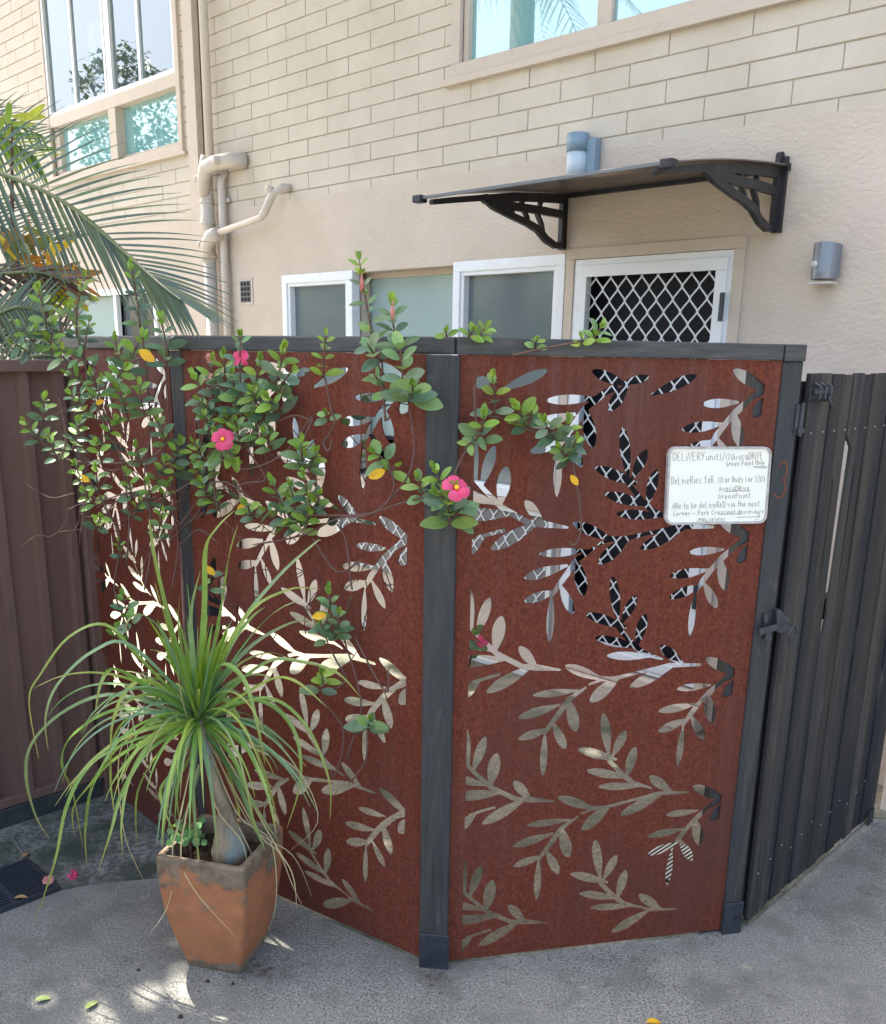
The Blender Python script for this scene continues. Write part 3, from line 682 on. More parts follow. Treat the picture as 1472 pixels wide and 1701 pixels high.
for bc_, bd_, dx, dz in ((cp, dm, -.02, .10), (cp, dm, .02, .10), (cp, dm, .02, .07), (cp, dm, -.02, .02), (cp, dm, .015, .03), (pr, d1, -.01, .085), (pr, d1, .025, .06)):
    f = MB(); f.tube([bc_+bd_*dx+UZ*dz+n1*.012, bc_+bd_*dx+UZ*dz+n1*.018], .005, 8); build('bolt', f, 'darkmetal', fence)

# house number on the right post
def ribbons(strokes, fn, nrm, w_, off):
    mb = MB()
    for st in strokes:
        P = [fn(*p) for p in st]
        for k in range(len(P)):
            pass
        Lp = []; Rp = []
        for k in range(len(P)):
            d = (P[min(k+1, len(P)-1)]-P[max(k-1, 0)]); d = d.normalized() if d.length > 1e-9 else Vector((1, 0, 0)); s = d.cross(nrm).normalized()*w_/2
            Lp.append(P[k]+s+nrm*off); Rp.append(P[k]-s+nrm*off)
        for k in range(len(P)-1):
            mb.quad(Lp[k], Rp[k], Rp[k+1], Lp[k+1])
    return mb
def arc(cx, cy, rx, ry, a0, a1, n=8): return [(cx+rx*math.cos(math.radians(a0+(a1-a0)*k/n)), cy+ry*math.sin(math.radians(a0+(a1-a0)*k/n))) for k in range(n+1)]
pf = pr+d1*.012
three = arc(.5, .75, .42, .25, 150, -80, 10)+arc(.45, .26, .5, .26, 80, -150, 10)[1:]
mb3 = ribbons([three], lambda x, y: pf+d1*(-.016+.034*x)+UZ*(1.385+.10*y), n1, .006, .0072)
build('house_number', mb3, 'rustnum', fence, label='rust coloured number 3 on the right post')

# ------------------------------------------------------------------ whiteboard sign
bA = Vector((*uvR(1110, 741), 0)); 
def onb(x, y, off=.012): 
    p = onpl(x, y, cp+n1*off, n1); return p
q_tl, q_tr, q_br, q_bl = onb(1111, 742), onb(1282, 742), onb(1273, 869), onb(1104, 872)
bc = (q_tl+q_tr+q_br+q_bl)/4; bx = ((q_tr-q_tl)+(q_br-q_bl))/2; by = ((q_tl-q_bl)+(q_tr-q_br))/2
sign = thing('delivery_sign', bc, 'white framed board with handwritten delivery note fixed to the rusty panel beside the right post', 'sign')
def rrect(w_, h_, r, n=5):
    P = []
    for cx_, cy_, a in ((w_/2-r, h_/2-r, 0), (-w_/2+r, h_/2-r, 90), (-w_/2+r, -h_/2+r, 180), (w_/2-r, -h_/2+r, 270)):
        P += arc(cx_, cy_, r, r, a, a+90, n)
    return P
bw, bh = bx.length, by.length; bxn = bx.normalized(); byn = by.normalized()
fnb = lambda u, v: bc+bxn*u+byn*v
o_ = rrect(bw, bh, .022); i_ = rrect(bw-.012, bh-.012, .017)
build('frame', planar([i_], o_, lambda u, v: fnb(u, v)+n1*.003, n1, .013), 'tape', sign)
build('writing_surface', planar([i_], None, lambda u, v: fnb(u, v)+n1*.0, n1, .008), 'board_white', sign)
G = {  # single stroke hand lettering on a unit box, x 0..1, y 0..1 (descenders below)
 'A': [[(0, 0), (.45, 1), (.9, 0)], [(.12, .4), (.85, .4)]], 'D': [[(.1, 1), (.1, 0)], [(0, 1), (.5, .98), (.9, .7), (.95, .4), (.6, .08), (.0, 0)]],
 'E': [[(.85, 1), (.1, 1), (.1, 0), (.85, 0)], [(.1, .5), (.7, .5)]], 'L': [[(.1, 1), (.1, 0), (.8, 0)]], 'V': [[(0, 1), (.45, 0), (.9, 1)]],
 'R': [[(.1, 0), (.1, 1), (.6, 1), (.8, .8), (.6, .55), (.1, .5)], [(.4, .5), (.9, 0)]], 'Y': [[(0, 1), (.45, .5)], [(.9, 1), (.3, 0)]],
 'G': [[(.85, .85), (.5, 1), (.1, .65), (.1, .3), (.4, 0), (.8, .15), (.8, .45), (.5, .45)]], 'P': [[(.15, 0), (.15, 1), (.6, 1), (.85, .78), (.6, .5), (.15, .48)]],
 'O': [arc(.5, .5, .4, .5, 90, 450, 12)], 'N': [[(.1, 0), (.1, 1), (.85, 0), (.85, 1)]], 'T': [[(0, 1), (.95, 1)], [(.5, 1), (.45, 0)]],
 'H': [[(.1, 1), (.1, 0)], [(.8, 1), (.8, 0)], [(.1, .5), (.8, .5)]], 'K': [[(.1, 1), (.1, 0)], [(.8, 1), (.1, .45), (.85, 0)]], 'U': [[(.1, 1), (.1, .25), (.45, 0), (.8, .25), (.8, 1)]],
 'C': [[(.85, .9), (.5, 1), (.1, .6), (.1, .3), (.45, 0), (.9, .1)]], 'W': [[(0, 1), (.25, 0), (.5, .8), (.75, 0), (1, 1)]], 'I': [[(.5, 1), (.5, 0)]],
 'a': [[(.8, .6), (.4, .65), (.1, .35), (.3, 0), (.6, .05), (.8, .5), (.8, 0)]], 'b': [[(.1, 1), (.1, 0), (.6, 0), (.8, .3), (.55, .6), (.1, .5)]], 'c': [[(.8, .6), (.3, .6), (.1, .25), (.35, 0), (.8, .08)]],
 'd': [[(.8, 1), (.8, 0)], [(.8, .5), (.4, .62), (.1, .3), (.35, 0), (.8, .12)]], 'e': [[(.1, .32), (.8, .38), (.6, .65), (.25, .6), (.1, .28), (.35, 0), (.8, .1)]], 'f': [[(.9, .95), (.6, 1.05), (.4, .8), (.35, -.05)], [(.1, .6), (.8, .6)]],
 'i': [[(.5, .6), (.5, 0)], [(.5, .85), (.55, .9)]], 'l': [[(.5, 1), (.5, 0)]], 'n': [[(.15, .6), (.15, 0)], [(.15, .45), (.5, .62), (.8, .4), (.8, 0)]], 'o': [arc(.45, .3, .35, .3, 90, 450, 10)],
 'r': [[(.2, .6), (.2, 0)], [(.2, .4), (.5, .62), (.85, .5)]], 's': [[(.8, .55), (.4, .65), (.2, .45), (.7, .25), (.6, .02), (.1, .05)]], 't': [[(.5, .95), (.45, .05), (.7, 0)], [(.1, .62), (.9, .66)]],
 'u': [[(.1, .6), (.15, .1), (.5, 0), (.8, .2)], [(.8, .6), (.8, 0)]], 'v': [[(.05, .6), (.4, 0), (.8, .6)]], 'w': [[(0, .6), (.25, 0), (.5, .5), (.75, 0), (1, .6)]], 'x': [[(.1, .6), (.8, 0)], [(.8, .6), (.1, 0)]],
 'y': [[(.1, .6), (.45, .1)], [(.85, .6), (.2, -.35)]], 'h': [[(.15, 1), (.15, 0)], [(.15, .4), (.5, .6), (.8, .4), (.8, 0)]], 'k': [[(.15, 1), (.15, 0)], [(.8, .6), (.15, .28), (.85, 0)]],
 '1': [[(.5, .85), (.5, 0)]], '2': [[(.1, .75), (.4, 1), (.8, .75), (.1, .0), (.9, .05)]], '3': [[(.1, .95), (.8, .95), (.45, .55), (.8, .3), (.5, 0), (.05, .1)]], '7': [[(.05, .9), (.85, .95), (.4, 0)]],
 '/': [[(.95, 1.2), (.0, -.15)]], '-': [[(.1, .35), (.95, .4)]], ' ': []}
WD = {'i': .5, 'l': .4, 'I': .4, '1': .45, ' ': .55, 't': .8, '/': .8, 'w': 1.2, 'W': 1.2, 'r': .85}
rt = random.Random(5); strokes = []
def zb(x, y): return (1090+x/6.1333, 720+y/6.1333)
def write(txt, x0, y0, x1, y1, h):
    tot = sum(WD.get(c, 1.0) for c in txt); x = 0
    for c in txt:
        wdt = WD.get(c, 1.0)
        for st in G[c]:
            jx, jy = rt.uniform(-.04, .04), rt.uniform(-.05, .05)
            strokes.append([zb(x0+(x1-x0)*(x+(px+jx)*wdt*.82)/tot, y0+(y1-y0)*(x+px*wdt)/tot-(py+jy)*h) for px, py in st])
        x += wdt
write('DELiVERY', 170, 282, 505, 270, 82); write('unit3/171', 510, 272, 780, 270, 68); write('AvocaDRiVE', 780, 272, 1090, 262, 72)
write('Green Point Only', 715, 334, 1110, 318, 52); strokes.append([zb(990, 338), zb(1130, 338)]); strokes.append([zb(1000, 350), zb(1125, 352)])
write('DeLiveRies foR', 155, 520, 595, 505, 76); write('171 or Units 1 or 2/171', 632, 505, 1112, 492, 64)
write('AvocaDRive', 640, 588, 960, 580, 52); strokes.append([zb(690, 592), zb(960, 584)])
write('GreenPoint', 632, 668, 965, 656, 54)
write('ARe to be deLiveReD via the next', 165, 770, 1060, 742, 62)
write('Corner - Park Crescent driveways', 172, 838, 1105, 812, 46); strokes.append([zb(640, 824), zb(880, 820)])
write('THANKYOU', 430, 912, 705, 902, 42); strokes.append([zb(410, 905), zb(440, 872), zb(500, 868)])
strokes.append([zb(822, 856), zb(1058, 846)]); strokes.append([zb(1020, 808), zb(1058, 846), zb(1004, 888)])
build('handwriting', ribbons([[ (p[0], p[1]) for p in st] for st in strokes if len(st) > 1], lambda x, y: onpl(x, y, cp+n1*.012, n1), n1, .0013, .0006), 'ink', sign)
# ------------------------------------------------------------------ timber gate
ga = Vector((.972, 2.652, 0)); gb = Vector((1.705, 3.409, 0)); dg = (gb-ga).normalized(); ng = Vector((dg.y, -dg.x, 0)); GL = (gb-ga).length
gate = thing('wooden_gate', ga, 'dark charcoal gate of upright timber boards hinged at the right post', 'gate')
GT = 1.722
def gp(u, z, off=0): return ga+dg*u+ng*off+UZ*z
rg = random.Random(11); u = .012; k = 0
BM = ['board', M['board'].copy(), M['board'].copy()]
for m_, c_ in ((BM[1], 1.45), (BM[2], .8)):
    for e_ in [n_ for n_ in m_.node_tree.nodes if n_.type == 'VALTORGB'][0].color_ramp.elements: e_.color = tuple(v_*c_ for v_ in e_.color[:3])+(1,)
bwid = .0735
while u < GL-.02:
    w_ = bwid+rg.uniform(-.003, .003); f = MB(); gap = .0008 if k in (2, 3, 4, 5) else .0032
    off = .0 if k % 2 == 0 else -.004
    z0 = .018+.006*rg.random()+(.006 if k else 0)
    t = rg.uniform(-.002, .002)
    zt = GT+rg.uniform(-.004, .004)
    if k in (3, 4, 5):                                         # edge worn back, daylight shows through
        n_ = {3: .024, 4: .040, 5: .022}[k]; a_, b_ = {3: (.98, 1.40), 4: (.88, 1.50), 5: (1.0, 1.42)}[k]
        f = planar([[(u+n_*0, z0), (u+w_, z0), (u+w_, zt), (u, zt), (u, b_+.04), (u+n_, b_), (u+n_*.6, a_+.1), (u, a_)]], None, lambda a, b: gp(a, b, off+.016), ng, .010)
    else: f.box(gp(u, z0, off), dg*w_, ng*.016, UZ*(zt-z0))
    build('board', f, BM[k % 3], gate, bevel=.003)
    u += w_+gap; k += 1
f = MB()
for z in (.25, .95, 1.52): f.box(gp(.0, z, -.05), dg*GL, ng*.035, UZ*.07)
f.box(gp(.0, .02, -.055), dg*.04, ng*.045, UZ*1.68); build('rail', f, 'board', gate)
f = MB(); f.cbox(gp(GL-.03, .03, .02), dg*.05, ng*.006, UZ*.06); build('foot', f, 'darkmetal', gate)
for kk in range(12):
    f = MB(); f.tube([gp(.05+kk*.078, .18+.02*(kk % 3), .016), gp(.05+kk*.078, .18+.02*(kk % 3), .0175)], .0025, 6); build('nail', f, 'alu', gate)
    f = MB(); f.tube([gp(.05+kk*.078, 1.56, .016), gp(.05+kk*.078, 1.56, .0175)], .0022, 6); build('nail', f, 'alu', gate)
# slide bolt near the top of the gate
def gpx(x, y, off=.016):
    return onpl(x, y, ga+ng*off, ng)
b0 = gpx(1358, 655)
sb = thing('slide_bolt', b0, 'black slide bolt screwed near the top of the timber gate', 'bolt')
f = MB(); f.cbox(b0+ng*.003, dg*.11, ng*.004, UZ*.035); build('plate', f, 'darkmetal', sb, bevel=.001)
f = MB(); f.tube([b0-dg*.05+ng*.014+UZ*.006, b0+dg*.05+ng*.014+UZ*.006], .008, 12); f.tube([b0+dg*.03+ng*.014, b0+dg*.04+ng*.03-UZ*.035], .005, 8); build('rod', f, 'darkmetal', sb, smooth=True)
f = MB()
for du in (-.035, 0, .035): f.tube([b0+dg*du+UZ*-.018+ng*.005, b0+dg*du+UZ*-.010+ng*.022, b0+dg*du+UZ*.022+ng*.022, b0+dg*du+UZ*.030+ng*.005], .0045, 8)
build('staple', f, 'darkmetal', sb)
hg = pr+d1*.05+UZ*1.60
f = MB(); f.tube([hg+n1*.012-UZ*.045, hg+n1*.012+UZ*.045], .006, 10); f.cbox(hg-d1*.008+n1*.009, d1*.018, n1*.003, UZ*.08); f.cbox(hg+d1*.0+n1*.014-UZ*.03, d1*.02, n1*.008, UZ*.012)
build('hinge', f, 'darkmetal', loc=hg, label='small black hinge on the edge of the right fence post near its top', cat='hinge')
# ring latch between post and gate
lt0 = onpl(1296, 1048, pr+n1*.02, n1)
lt = thing('gate_latch', lt0, 'black metal ring latch joining the right post and the timber gate', 'latch')
def lx(x, y, off=.02): return onpl(1220+x/10.514, 980+y/10.514, pr+n1*off, n1)
def plate(pts, off, th=.004): return planar([[( (lx(*p, off)-lt0).dot(d1), (lx(*p, off)-lt0).z) for p in pts]], None, lambda u, v: lt0+d1*u+UZ*v+n1*((lx(*pts[0], off)-lt0).dot(n1)), n1, th)
build('thumb_bar', plate([(440, 680), (770, 590), (770, 700), (440, 800)], .038, .006), 'darkmetal', lt, bevel=.001)
build('keeper', plate([(520, 450), (550, 415), (590, 430), (590, 900), (520, 870)], .018, .005), 'darkmetal', lt)
build('striker', plate([(580, 710), (620, 700), (665, 850), (620, 900), (540, 830)], .034, .004), 'darkmetal', lt)
build('lock_case', plate([(745, 360), (800, 340), (980, 520), (960, 680), (800, 760), (740, 740)], .03, .02), 'darkmetal', lt, bevel=.002)
rcn = lx(1015, 790, .045); f = MB()
f.tube([rcn+dg*.022*math.cos(t*PI/10)+UZ*.030*math.sin(t*PI/10) for t in range(20)]+[rcn+dg*.022], .0032, 8)
build('ring', f, 'darkmetal', lt, smooth=True)

# ------------------------------------------------------------------ brown metal fence at the left
mA = Vector((-1.345, 3.515, 0)); dF = -dG; nF = -dW   # running back toward the camera side, facing -dW
mf = thing('metal_fence', mA, 'brown corrugated metal boundary fence at the left edge beside the steel panels', 'fence')
def mp_(u, z, off=0): return mA+dF*u+nF*off+UZ*z
H1 = onpl(50, 616, mA-nF*.03, nF).z; H2 = onpl(50, 598, mA-nF*.03, nF).z; LB = onpl(0, 1345, mA-nF*.01, nF).z
f = MB(); u = -.02; pts = []; per = .128
while u < 3.2:
    for a, o in ((0, 0), (.050, 0), (.060, .028), (.088, .028), (.098, 0)): pts.append((u+a, o-.045))
    u += per
for (a, oa), (b, ob) in zip(pts, pts[1:]): f.quad(mp_(b, LB+.03, ob), mp_(a, LB+.03, oa), mp_(a, H1+.002, oa), mp_(b, H1+.002, ob))
build('corrugated_sheet', f, 'colorbond', mf)
f = MB(); f.box(mp_(-.02, H1-.003, -.06), dF*3.2, nF*.058, UZ*(max(H2-H1, .03)+.004)); build('top_rail', f, 'colorbond', mf, bevel=.003)
f = MB(); f.box(mp_(-.02, LB-.0, -.06), dF*3.2, nF*.056, UZ*.035); build('bottom_rail', f, 'colorbond', mf, bevel=.003)
f = MB(); f.box(mp_(-.03, .0, -.07), dF*.05, nF*.075, UZ*(H2)); build('post', f, 'colorbond', mf, bevel=.003)
f = MB(); f.box(mp_(.03, .0, -.055), dF*3.2, nF*.055, UZ*(LB-.003)); build('timber_plinth', f, 'sleeper', mf, bevel=.004)

# ------------------------------------------------------------------ drain grate
dgr = thing('drain_grate', K0, 'dark slotted drain grate in the concrete at the left edge', 'grate')
f = MB(); GW = .262; GLn = .85
for a in (0, GW-.012): f.box(K0+dW*a-dG*GLn+UZ*.001, dW*.012, dG*GLn, UZ*.014)
f.box(K0+dW*.012-dG*.012+UZ*.001, dW*(GW-.024), dG*.012, UZ*.014)
for q in (.15, .40, .65): f.box(K0+dW*.012-dG*q+UZ*.001, dW*(GW-.024), dG*.02, UZ*.0125)
nb = 14
for k in range(nb):
    a = .012+(GW-.024)*(k+.5)/nb
    f.box(K0+dW*(a-.0045)-dG*GLn+UZ*.001, dW*.009, dG*(GLn-.012), UZ*.0105)
build('bars', f, 'grate', dgr)
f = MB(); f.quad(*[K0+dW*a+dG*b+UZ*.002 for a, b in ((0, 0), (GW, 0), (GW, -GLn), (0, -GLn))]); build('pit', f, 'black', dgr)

# doormat seen through the cut-outs
mc = gnd(1112, 1432); mt = thing('door_mat', mc, 'black and white striped mat on the ground behind the right steel panel', 'mat')
f = MB(); f.cbox(mc+UZ*.006, dW*.20, dG*.26, UZ*.010); build('base', f, 'black', mt)
f = MB()
for k in range(13): f.cbox(mc+dW*(-.090+.015*k)+UZ*.0122, dW*.0075, dG*.255, UZ*.002)
build('stripe', f, 'matwhite', mt)

# ------------------------------------------------------------------ foliage helpers
def jit(c, r, a=.25):
    k = 1+r.uniform(-a, a); h = r.uniform(-.12, .12); return (max(0, c[0]*k*(1+h)), c[1]*k, max(0, c[2]*k*(1-h)))
def add_leaf(mb, p, d, nrm, ln, wd, col, curl=.25, fold=.25, segs=4, edge=None):
    d = d.normalized(); s = d.cross(nrm); s = s.normalized() if s.length > 1e-5 else d.orthogonal().normalized(); n = s.cross(d).normalized()
    P = []
    prof = [(0, .12), (.14, .62), (.36, .97), (.60, 1.0), (.82, .68), (.94, .34)][:segs+2]
    for t, q in prof:
        c = p+d*ln*t-n*curl*ln*t*t
        P.append((c+s*wd/2*q+n*fold*wd*.5*q, c, c-s*wd/2*q+n*fold*wd*.5*q))
    tip = p+d*ln-n*curl*ln
    i = len(mb.v)
    for a, b, c in P: mb.v += [a, b, c]
    mb.v.append(tip); m = len(P)
    for k in range(m-1):
        a = i+3*k; mb.f += [(a, a+1, a+4, a+3), (a+1, a+2, a+5, a+4)]; mb.c += [col, col]
    a = i+3*(m-1); T = i+3*m; mb.f += [(a, a+1, T), (a+1, a+2, T)]; mb.c += [col, col]
rv = random.Random(21)
GREEN = [(.16, .27, .115), (.19, .31, .11), (.13, .23, .12), (.24, .38, .10), (.20, .30, .17), (.10, .16, .09)]
YG = [(.26, .40, .05), (.20, .34, .05)]

# ------------------------------------------------------------------ flowering vine
vine = thing('flowering_vine', Vector((-.75, 2.9, 0)), 'pink flowering vine with glossy green leaves scrambling over the screen fence', 'vine')
VL = MB(); VS = MB(); VT = MB()
def vdepth(x, y, lift):
    """point just in front of the fence line for a position in view"""
    if x >= 742: return onpl(x, y, cp+n1*lift, n1)
    if x >= 318: return onpl(x, y, lp+n2*lift, n2)
    return aty(x, y, 2.98-lift*1.0-(318-x)*.0004)
def shoot(tx, ty, bx_, by_, n=8, size=36, lift=.07, young=2, tilt=0, spread=1.0, dens=1.0):
    """one leafy shoot from base (bx,by) to its tip"""
    sz = size*.80*rv.uniform(.9, 1.12)/1564*2.75; n = max(2, round(n*.72)) if n > 4 else n
    l2 = lift+rv.uniform(-.02, .04)
    B = vdepth(bx_, by_, max(.02, lift*.6)); T = vdepth(tx, ty, l2)
    ax = (T-B); Ln = ax.length; ax.normalize(); toc = (CAM-T).normalized()
    side = ax.cross(toc).normalized()
    bow = side*rv.uniform(-.06, .06)*Ln
    cur = [B+(T-B)*k/6+bow*math.sin(PI*k/6) for k in range(7)]
    VT.tube(cur, [.0026]*6+[.0014], 5, col=None)
    for k in range(n):
        t = (k+.4)/n
        p = cur[min(5, int(t*6))].lerp(cur[min(6, int(t*6)+1)], t*6-int(t*6))
        ph = k*PI/2+rv.uniform(-.35, .35)
        isy = (n-k) <= young
        base_c = rv.choice(YG if isy and rv.random() < .8 else GREEN)
        for q in (0, PI):
            a = ph+q
            rad = (side*math.cos(a)+toc*math.sin(a)*.8)
            up_k = .35+.75*t*t
            d = (rad*spread+ax*up_k+toc*.12+Vector((rv.uniform(-.2, .2), rv.uniform(-.2, .2), rv.uniform(-.25, .15)))).normalized()
            nrm = (ax*.75+toc*.75+UZ*.35-rad*.2).normalized()
            s = sz*(1.0-.45*t*t)*rv.uniform(.8, 1.15)
            add_leaf(VL, p+rad*.003, d, nrm, s*rv.uniform(.85, 1.2), s*rv.uniform(.48, .66), jit(base_c, rv), rv.uniform(.02, .35), rv.uniform(.05, .3))
    if young:
        for q in range(3):
            d = (ax+Vector((rv.uniform(-.35, .35), rv.uniform(-.35, .35), rv.uniform(-.1, .3)))).normalized()
            add_leaf(VL, T, d, toc, sz*.55, sz*.22, jit(rv.choice(YG), rv), .05, .3)
SH = [ # tip x,y, base x,y, pairs, size
 (217, 440, 233, 545, 11, 31), (140, 462, 128, 560, 10, 31), (64, 480, 78, 565, 8, 30), (66, 548, 110, 600, 7, 31), (266, 530, 276, 612, 8, 38),
 (235, 560, 212, 622, 5, 42), (148, 535, 140, 600, 7, 30), (96, 580, 160, 612, 7, 28), (118, 505, 98, 560, 6, 30), (34, 540, 60, 575, 6, 26),
 (20, 570, 50, 590, 4, 24), (90, 540, 86, 590, 6, 28), (112, 620, 150, 640, 6, 28), (196, 645, 214, 700, 8, 36), (232, 640, 240, 690, 7, 32), (150, 618, 168, 660, 6, 30), (118, 655, 150, 690, 7, 28),
 (168, 628, 160, 700, 6, 26), (76, 660, 72, 700, 5, 26), (42, 700, 68, 735, 6, 26), (80, 722, 96, 766, 7, 28), (132, 700, 120, 750, 8, 30), (160, 735, 170, 770, 6, 28), (190, 700, 170, 745, 6, 36),
 (226, 740, 236, 775, 6, 28), (262, 700, 275, 740, 7, 34), (300, 735, 286, 790, 8, 36), (275, 765, 256, 800, 5, 30), (124, 770, 140, 800, 5, 26), (160, 778, 166, 815, 6, 30), (140, 815, 160, 840, 5, 26),
 (208, 785, 220, 830, 6, 28), (246, 800, 256, 845, 6, 30), (282, 800, 266, 850, 5, 26), (270, 850, 262, 895, 7, 30), (166, 860, 160, 880, 3, 34), (232, 830, 218, 860, 5, 24), (208, 610, 190, 640, 5, 30), (190, 560, 196, 600, 5, 28),
 (400, 560, 408, 690, 12, 36), (352, 600, 362, 690, 9, 34), (322, 625, 345, 665, 6, 34), (372, 590, 376, 660, 8, 32), (432, 600, 424, 680, 9, 36), (470, 580, 452, 650, 8, 36), (486, 615, 462, 655, 6, 30), (330, 665, 362, 700, 7, 32),
 (340, 690, 350, 745, 7, 30), (322, 735, 345, 770, 7, 30), (360, 720, 372, 770, 5, 38), (392, 765, 362, 745, 4, 40), (325, 770, 342, 800, 6, 28), (334, 800, 352, 832, 7, 32), (352, 822, 366, 850, 5, 30), (420, 690, 430, 730, 7, 34), (392, 700, 405, 745, 7, 30),
 (376, 690, 386, 720, 6, 30), (410, 835, 424, 862, 5, 34), (440, 720, 452, 750, 5, 32), (420, 650, 440, 690, 8, 38), (446, 660, 470, 690, 6, 32), (384, 625, 392, 690, 8, 34),
 (542, 558, 538, 628, 7, 30, .09, 6), (540, 686, 546, 700, 2, 32),
 (500, 735, 506, 780, 7, 34), (524, 752, 512, 782, 5, 32), (452, 800, 476, 868, 8, 36), (482, 808, 490, 872, 8, 36), (505, 790, 520, 850, 8, 34), (530, 822, 520, 850, 5, 32), (474, 850, 500, 880, 6, 34), (436, 846, 470, 862, 4, 30), (512, 850, 500, 885, 5, 32),
 (597, 432, 622, 572, 13, 30, .10, 3), (610, 570, 634, 600, 3, 46, .09, 0), (620, 620, 650, 655, 3, 42, .08, 0), (652, 502, 664, 580, 9, 36, .12, 2), (664, 570, 672, 668, 9, 48, .12, 0), (685, 640, 680, 665, 3, 44, .10, 1),
 (622, 752, 645, 770, 2, 36, .06, 1), (658, 775, 645, 788, 1, 34, .06, 1),
 (694, 795, 704, 830, 4, 32, .07, 1), (722, 780, 736, 826, 6, 34, .10, 2), (752, 815, 748, 874, 7, 42, .12, 2), (726, 820, 756, 850, 5, 36, .11, 1), (770, 840, 752, 860, 3, 40, .1, 0),
 (818, 628, 820, 690, 6, 30, .08, 2), (804, 690, 802, 735, 6, 36, .08, 2), (776, 740, 796, 720, 3, 36, .08, 0), (858, 676, 880, 712, 4, 38, .09, 3), (884, 680, 880, 712, 2, 36, .09, 2), (905, 700, 925, 730, 6, 34, .09, 1),
 (945, 700, 940, 735, 6, 34, .09, 2), (930, 745, 948, 765, 5, 34, .09, 1), (958, 730, 940, 760, 5, 32, .09, 1),
 (892, 565, 890, 578, 3, 20, .03, 2), (1000, 542, 985, 566, 4, 26, .03, 4), (966, 560, 966, 574, 2, 26, .03, 3), (740, 550, 742, 560, 2, 20, .02, 3), (806, 545, 798, 560, 3, 28, .02, 4), (786, 548, 778, 560, 2, 22, .02, 3),
 (545, 980, 552, 1052, 9, 32, .12, 2), (532, 1030, 545, 1068, 6, 32, .12, 1), (562, 1020, 556, 1060, 5, 32, .1, 1), (534, 1118, 530, 1150, 6, 36, .15, 2), (616, 1196, 612, 1212, 4, 44, .12, 1), (350, 948, 345, 985, 3, 34, .1, 0), (196, 900, 200, 930, 3, 22), (205, 990, 210, 1015, 2, 34), (196, 1040, 190, 1060, 2, 28), (208, 1025, 222, 1040, 2, 32)]
for sdat in SH: shoot(*sdat)
def vstem(pts, r=.0028, lift=.05):
    P = [vdepth(x, y, lift+rv.uniform(-.01, .02)) for x, y in pts]
    Q = []
    for k in range(len(P)-1):
        a, b = P[k], P[k+1]; p0 = P[max(k-1, 0)]; p3 = P[min(k+2, len(P)-1)]
        for t in (0, .25, .5, .75):
            Q.append(.5*((2*a)+(b-p0)*t+(2*p0-5*a+4*b-p3)*t*t+(3*a-p0-3*b+p3)*t**3))
    Q.append(P[-1]); VT.tube(Q, [r]*(len(Q)-1)+[r*.6], 5)
for st in ([(633, 570), (640, 690), (648, 690)], [(678, 665), (688, 745), (672, 800), (620, 852), (560, 862), (500, 890), (420, 905)], [(640, 700), (635, 650), (622, 572)],
           [(645, 770), (655, 808), (640, 840)], [(500, 855), (600, 855), (660, 838), (705, 825)], [(540, 628), (550, 680), (556, 700), (548, 720), (538, 735), (545, 750), (552, 730)],
           [(750, 800), (770, 755), (790, 730), (800, 700)], [(805, 690), (850, 698), (880, 715), (920, 725)], [(950, 765), (962, 830), (965, 880), (955, 905), (945, 900)],
           [(800, 735), (790, 690), (788, 640)], [(852, 590), (905, 578), (962, 568)],
           [(340, 760), (330, 700), (360, 640), (400, 690), (440, 700)], [(362, 850), (350, 800), (330, 850), (300, 880), (280, 900)], [(410, 745), (440, 790), (435, 800), (410, 802), (390, 812)],
           [(560, 870), (575, 900), (582, 960), (585, 980)], [(584, 990), (570, 1050), (590, 1120), (600, 1180), (582, 1240), (575, 1260)], [(590, 1060), (640, 1150), (645, 1110)], [(545, 1070), (560, 1100), (575, 1130), (545, 1150)],
           [(610, 1215), (608, 1260), (590, 1290), (580, 1300)], [(530, 1160), (565, 1200), (570, 1240), (555, 1290), (550, 1280)], [(520, 895), (560, 950), (600, 930)],
           [(235, 545), (245, 640), (250, 720), (240, 800), (260, 900)], [(130, 560), (150, 640), (180, 720), (230, 800)], [(275, 612), (280, 720), (262, 800), (300, 870), (340, 850)], [(100, 600), (160, 660), (200, 760), (214, 860), (210, 940)],
           [(60, 720), (100, 760), (180, 770), (250, 760), (290, 720)], [(120, 780), (160, 830), (210, 820), (262, 830), (320, 800)], [(150, 800), (180, 850), (200, 900), (190, 980), (215, 1050)], [(262, 900), (300, 870), (360, 800), (420, 830)],
           [(166, 880), (186, 840), (220, 815)], [(96, 770), (110, 730), (98, 660)], [(240, 980), (252, 900), (246, 820)], [(286, 980), (296, 900), (284, 830), (290, 760)], [(360, 900), (330, 880), (300, 905)],
           [(355, 750), (400, 780), (470, 755), (520, 690), (500, 740)], [(462, 700), (490, 690), (520, 700)], [(410, 740), (430, 700), (478, 640)]):
    vstem(st)
for k in range(34):                                            # tangle of bare runners
    x = rv.uniform(110, 330); y = rv.uniform(640, 860); P = [(x, y)]; a = rv.uniform(0, 6.28)
    for q in range(6): a += rv.uniform(-.7, .7); x += 18*math.cos(a); y += 18*math.sin(a)+3; P.append((x, y))
    vstem(P, .0013, .04)
for k in range(20):
    x = rv.uniform(330, 480); y = rv.uniform(640, 820); P = [(x, y)]; a = rv.uniform(0, 6.28)
    for q in range(6): a += rv.uniform(-.7, .7); x += 16*math.cos(a); y += 16*math.sin(a)+2; P.append((x, y))
    vstem(P, .0013, .04)
